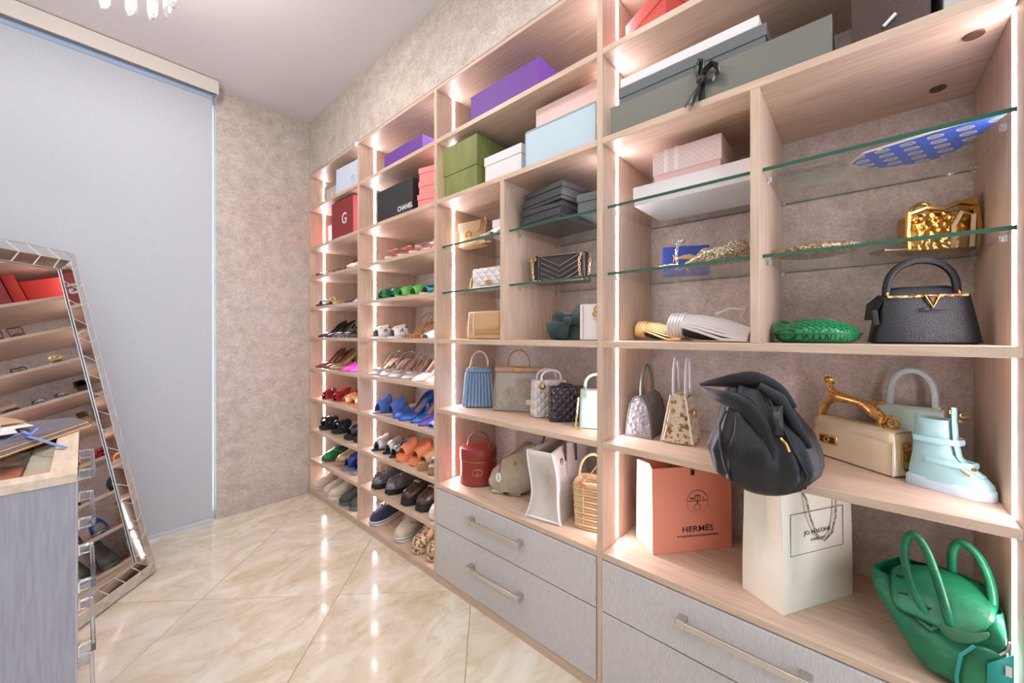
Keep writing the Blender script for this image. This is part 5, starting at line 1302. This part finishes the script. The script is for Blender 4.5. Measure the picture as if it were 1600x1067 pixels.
# flap folded over with slots
G().loft([[(-.052, .02, .175), (.0, .03, .195), (.06, .02, .200), (.106, .0, .185)], [(-.060, -.02, .172), (.0, -.02, .190), (.055, -.03, .192), (.104, -.04, .180)], [(-.062, -.052, .150), (-.02, -.060, .158), (.035, -.075, .150), (.098, -.088, .162)], [(-.056, -.085, .112), (-.028, -.088, .120), (.012, -.098, .110), (.060, -.115, .120)]], closed=False).build('flap', gl, t, solid=.004, sub=1)
for pts in ([(-.048, -.030, .1735), (-.030, -.034, .176)], [(-.046, -.060, .1465), (-.030, -.062, .150)], [(-.010, -.075, .1430), (.004, -.080, .142)]):
    G().tube(pts, .0024, 5).build('flap_slot', black_l, t)
G().loft([[(.010, -.092, .128), (.012, -.095, .108)], [(.035, -.108, .130), (.030, -.115, .100)], [(.060, -.122, .140), (.052, -.128, .115)], [(.085, -.112, .158), (.080, -.125, .140)]], closed=False).build('strap_tab', gli, t, solid=.004, sub=1)
G().tube([(-.028, -.06, .130), (-.012, -.08, .110), (.004, -.088, .104), (.014, -.09, .120)], .008, 8, flat=.5).build('closing_strap', gli, t)
# rolled handles
G().tube(sp([(.006, -.080, .112), (-.018, -.074, .160), (-.034, -.064, .215), (-.036, -.058, .262), (-.022, -.056, .290), (-.004, -.060, .268), (.012, -.070, .215), (.026, -.086, .150), (.034, -.094, .110)]), .0082, 10).build('handle', gl, t)
G().tube(sp([(.050, .030, .176), (.047, .020, .215), (.048, .010, .255), (.060, .0, .278), (.080, -.012, .262), (.094, -.024, .225), (.098, -.034, .185), (.094, -.05, .150)]), .0082, 10).build('handle', gl, t)
G().loft([[(.040, -.128, .0), (.060, -.134, .0), (.100, -.130, .0)], [(.038, -.132, .07), (.062, -.140, .075), (.104, -.134, .07)], [(.050, -.126, .12), (.070, -.132, .13), (.106, -.124, .12)]], closed=False).build('side_strap', gl, t, solid=.005, sub=1)
G().loft([[(.072, -.138, .012), (.108, -.132, .012)], [(.074, -.140, .10), (.108, -.132, .13)]], closed=False).build('turquoise_panel', turq, t, solid=.003)
g = G().tube([(.092, -.128, .12), (.100, -.132, .135), (.104, -.128, .15)], .003, 6).box(.096, .104, -.142, -.138, .09, .11)
g.build('silver_clasp', chrome, t)
G().tube([(.036, -.134, .004), (.034, -.137, .05), (.040, -.136, .095), (.058, -.134, .122)], .003, 6).build('edge_piping', turq, t)

# ------------------------------------------------------------------ leaning mirror with chevron frame of small mirrors
mt = empty('leaning_mirror', 'tall mirror leaning by the blind, its wide frame set with chevron mirror tiles', 'mirror')
ML, MW, FW = 1.70, .80, .100
mt.location = (.262, 2.749, .009); mt.rotation_euler = (R(-13), 0, math.atan2(.745, .667))
G().box(-MW, 0, .004, .030, 0, ML).build('backing', mat('silver_backing', (170, 168, 164), .35, .8), mt, bevel=.002)
G().box(-MW + FW, -FW, -.001, .004, FW, ML - FW).build('mirror_pane', mirror_m, mt, smooth=False)
tile_m = mat('mirror_tile_silver', (222, 220, 216), .04, 1.0)
bead = G()
def side(origin, along, inward, length):
    o_, a_, i_ = Vector(origin), Vector(along), Vector(inward)
    n = int(round((length - 2 * FW) / .092)); p = (length - 2 * FW) / n; s_ = .034
    h = FW / 2
    yo, ym, yi = .003, -.012, -.003
    def P_(l, w, y): q = o_ + a_ * l + i_ * w; return (q.x, y, q.z)
    lim0 = lambda w: w; lim1 = lambda w: length - w         # mitre lines
    for k in range(-2, n + 2):
        l0 = FW + k * p
        for band in (0, 1):
            w0, w1 = (0.001, h - .001) if band == 0 else (h + .001, FW - .001)
            ya, yb = (yo, ym) if band == 0 else (ym, yi)
            off0, off1 = (s_, 0) if band == 0 else (0, s_)
            g_ = .0014
            q = [(l0 + off0 + g_, w0), (l0 + p + off0 - g_, w0), (l0 + p + off1 - g_, w1), (l0 + off1 + g_, w1)]
            # clip to the mitres
            for sgn in (0, 1):
                out = []
                for i in range(len(q)):
                    A, B = q[i], q[(i + 1) % len(q)]
                    fa = (A[0] - A[1]) if sgn == 0 else (length - A[1] - A[0]); fb = (B[0] - B[1]) if sgn == 0 else (length - B[1] - B[0])
                    if fa >= 0: out.append(A)
                    if fa * fb < 0: t_ = fa / (fa - fb); out.append((A[0] + (B[0] - A[0]) * t_, A[1] + (B[1] - A[1]) * t_))
                q = out
                if not q: break
            if len(q) < 3: continue
            ar = abs(sum(q[i][0] * q[(i + 1) % len(q)][1] - q[(i + 1) % len(q)][0] * q[i][1] for i in range(len(q)))) / 2
            if ar < .0003: continue
            yy = lambda w: lerp(ya, yb, (w - w0) / (w1 - w0))
            G().loft([[P_(l, w, yy(w) - .0035) for l, w in q], [P_(l, w, yy(w)) for l, w in q]]).build('mirror_tile', tile_m, mt, smooth=False, bevel=.001, seg=1)
        for (wa, wb, ya, yb, oa, ob) in ((0, h, yo, ym, s_, 0), (h, FW, ym, yi, 0, s_)):
            A = (l0 + oa, wa); B = (l0 + ob, wb)
            if all(q_[1] <= q_[0] <= length - q_[1] for q_ in (A, B)): bead.tube([P_(A[0], A[1], ya - .004), P_(B[0], B[1], yb - .004)], .0022, 5)
    for w, y in ((0, yo), (h, ym), (FW, yi)): bead.tube([P_(w, w, y - .003), P_(length - w, w, y - .003)], .0026, 5)
side((0, 0, 0), (0, 0, 1), (-1, 0, 0), ML)
side((-MW, 0, 0), (0, 0, 1), (1, 0, 0), ML)
side((0, 0, ML), (-1, 0, 0), (0, 0, -1), MW)
side((0, 0, 0), (-1, 0, 0), (0, 0, 1), MW)
bead.build('bead_trim', mat('antique_silver', (226, 224, 222), .3, .9), mt)

# ------------------------------------------------------------------ island with glass top and acrylic handles
isl = empty('island_cabinet', 'grey drawer island with oak-framed glass top and clear acrylic handles', 'cabinet')
isl.location = (0, 0, 0)
x0, x1, y0, y1, H_ = -.85, -.006, 1.388, 2.150, .92
light_oak = mat('light_oak_frame', (222, 204, 184), .45, c2=(204, 182, 160), scale=9, stretch=(7, 1, 7), detail=6, bump=.08, bscale=30, bstretch=(8, .6, 8))
G().box(x0, x1 - .020, y0, y1, .06, H_ - .022).box(x0 + .03, x1 - .06, y0 + .05, y1 - .04, 0, .06).build('carcass', grey_lam, isl, smooth=False) if 0 else None
G().box(x0, x1 - .004, y0, y0 + .018, 0, H_ - .022).build('end_panel', grey_lam, isl, bevel=.001)
G().box(x0, x1 - .022, y1 - .018, y1, 0, H_ - .022).build('end_panel', grey_lam, isl, bevel=.001)
G().box(x0, x0 + .018, y0 + .018, y1 - .018, 0, H_ - .022).box(x0 + .018, x1 - .04, y0 + .018, y1 - .018, .02, .80).build('carcass', grey_lam, isl, smooth=False)
G().box(x0 - .004, x1, y0 - .003, y0 + .052, H_ - .022, H_).box(x0 - .004, x1, y1 - .052, y1 + .003, H_ - .022, H_).box(x1 - .045, x1, y0 + .052, y1 - .052, H_ - .022, H_).box(x0 - .004, x0 + .10, y0 + .052, y1 - .052, H_ - .022, H_).build('top_frame', light_oak, isl, bevel=.0015)
gt = G().box(x0 + .10, x1 - .045, y0 + .052, y1 - .052, H_ - .012, H_ - .004).build('glass_top', glass, isl, smooth=False)
felt = mat('beige_felt', (206, 200, 182), .9); tray = mat('olive_tray', (150, 136, 108), .8)
G().box(x0 + .02, x1 - .03, y0 + .02, y1 - .02, .856, .860).build('tray_floor', tray, isl, smooth=False)
G().box(-.098, -.052, y0 + .05, y1 - .052, .861, .897).build('felt_pad', felt, isl, bevel=.003)
G().box(-.50, -.494, y0 + .02, y1 - .02, .861, .896).box(-.84, -.102, 1.86, 1.866, .861, .896).build('tray_divider', light_oak, isl, smooth=False)
edge_m = mat('pale_edge_band', (206, 208, 222), .4)
hs = [(.857), (.72), (.545), (.365), (.180)]
zb = [H_ - .024, .790, .632, .455, .272, .085]
for k, hz in enumerate(hs):
    d = G().box(x1 - .022, x1 - .002, y0 + .020, y1 - .020, zb[k + 1] + .002, zb[k] - .002).build('drawer', edge_m, isl, bevel=.001)
    g = G().box(x1 + .024, x1 + .034, 1.610, 1.905, hz - .011, hz + .011)
    for yy in (1.615, 1.885): g.box(x1 - .002, x1 + .026, yy - .002, yy + .018, hz - .013, hz + .013)
    g.build('handle', acryl, d, bevel=.002)
    c_ = G()
    for yy in (1.615, 1.885): c_.box(x1 - .002, x1 + .004, yy - .004, yy + .020, hz - .015, hz + .015)
    c_.build('handle_plate', chrome, d, bevel=.001)
# scarf inside the island
t = empty('silk_scarf', 'crumpled orange silk scarf lying under the glass top of the island', 'scarf')
rr = []
for i in range(15):
    rr.append([(-.43 + .32 * i / 14, 1.47 + .34 * j / 14, .863 + .014 * (1 + sin(i * 1.1 + j * .5) * cos(j * .9 - i * .3)) * (sin(pi * (i + .5) / 15) * sin(pi * (j + .5) / 15)) ** .5 * .9) for j in range(15)])
G().loft(rr, closed=False).build('silk', mat('orange_silk', (226, 118, 78), .35, c2=(236, 170, 110), scale=9, sheen=.5), t, solid=.002, sub=1)
# on the island: portfolio with ribbon and loose sheets
pf = empty('portfolio', 'grey cloth portfolio with tan edges tied with a blue ribbon, on the island', 'folder')
dk = mat('grey_cloth_cover', (112, 106, 114), .75, c2=(98, 92, 100), scale=200); tanp = mat('tan_board_edge', (206, 166, 118), .6)
poly = [(-.42, 1.60), (-.03, 1.76), (.060, 2.06), (-.02, 2.21), (-.60, 2.05), (-.62, 1.75)]
def slab(name, pl, za, zb_, m, par, bev=.0012): return G().loft([[(x, y, za) for x, y in pl], [(x, y, zb_) for x, y in pl]]).build(name, m, par, smooth=False, bevel=bev)
pg = [(-.205, 1.555), (.024, 2.045), (-.015, 2.185), (-.30, 2.185), (-.72, 1.86)]
slab('lower_board', pg, .9212, .9262, tanp, pf)
slab('lower_cover', [(x * .985 - .004, y + .006) for x, y in pg], .9262, .9290, dk, pf)
pg2 = [(x - .006, y + .020) for x, y in pg]
slab('upper_board', [(x, y + .008) for x, y in pg2], .9295, .9335, tanp, pf)
slab('upper_cover', [(x * .985 - .004, y + .014) for x, y in pg2], .9335, .9360, dk, pf)
blue_r = mat('blue_satin_ribbon', (96, 128, 206), .3, sheen=.3)
G().tube([(-.13, 2.02, .9395), (-.115, 1.94, .9395), (-.105, 1.86, .941), (-.085, 1.80, .941), (-.060, 1.74, .935), (-.030, 1.685, .926)], .006, 6, flat=.25, up=(0, 0, 1)).tube([(-.105, 1.87, .942), (-.09, 1.90, .958), (-.065, 1.92, .944)], .005, 6, flat=.3).tube([(-.105, 1.87, .942), (-.12, 1.85, .957), (-.145, 1.84, .943)], .005, 6, flat=.3).ball((-.105, 1.868, .944), .007, 6).build('ribbon', blue_r, pf)
t = empty('paper_sheets', 'loose white and tan paper sheets lying on the grey portfolio', 'paper')
for q, (dx, dy, a, m) in enumerate([(-.40, 1.96, 8, white_c), (-.38, 2.02, 16, pap('cream_sheet', (236, 226, 214))), (-.46, 2.0, 3, white_c), (-.40, 2.06, 20, pap('tan_sheet', (196, 160, 124))), (-.44, 2.02, 12, palebl)]):
    rr = [[(-.26 + .52 * i / 8, -.10 + .2 * j / 4, .004 * abs(sin(i * .7 + q)) + (.010 * (i / 8) ** 3)) for j in range(5)] for i in range(9)]
    o = G().loft(rr, closed=False).build('sheet', m, t, smooth=True, solid=.0008); o.location = (dx, dy, .9385 + .0035 * q); o.rotation_euler = (0, 0, R(a))

# ------------------------------------------------------------------ crystal chandelier
ch = empty('chandelier', 'round crystal chandelier with hanging clear prisms', 'chandelier'); CX, CY_ = .03, 1.955
ch.location = (CX, CY_, ceiling_z)
G().lathe([(.001, -.03), (.07, -.028), (.075, -.001), (.001, -.001)], 32).build('canopy', chrome, ch)
G().tube([(0, 0, -.03), (0, 0, -.30)], .008, 10).build('stem', chrome, ch)
G().torus((0, 0, -.30), .215, .008, 40, 8, 'z').torus((0, 0, -.30), .12, .006, 32, 8, 'z').tube([(-.215, 0, -.30), (.215, 0, -.30)], .004, 6).tube([(0, -.215, -.30), (0, .215, -.30)], .004, 6).build('ring_frame', chrome, ch)
crys = mat('clear_crystal', (244, 246, 246), .02, trans=.85, spec=.8)
cg = G().loft([[(x * .5, y * .5, .0) for x, y in ((-.013, -.006), (.013, -.006), (.013, .006), (-.013, .006))], [(x, y, -.012) for x, y in ((-.017, -.008), (.017, -.008), (.017, .008), (-.017, .008))],
               [(x, y, -.072) for x, y in ((-.017, -.008), (.017, -.008), (.017, .008), (-.017, .008))], [(x * .6, y * .4, -.092 - .01 * (x > 0)) for x, y in ((-.017, -.008), (.017, -.008), (.017, .008), (-.017, .008))]])
first = None
for rad, n_, zz in ((.205, 17, -.312), (.115, 10, -.312)):
    for k in range(n_):
        a = 2 * pi * (k + .5) / n_ + .13
        if first is None: first = o = cg.build('crystal', crys, ch, smooth=False, bevel=.0015, seg=1)
        else: o = first.copy(); col.objects.link(o); o.parent = ch
        o.location = (rad * cos(a), rad * sin(a), zz); o.rotation_euler = (0, 0, a + pi / 2)
bp = bpy.data.lights.new('chandelier_bulb', 'POINT'); bp.energy = 26; bp.color = (1, .95, .9); bp.shadow_soft_size = .05
bo = bpy.data.objects.new('chandelier_bulb', bp); col.objects.link(bo); bo.parent = ch; bo.location = (0, 0, -.22)
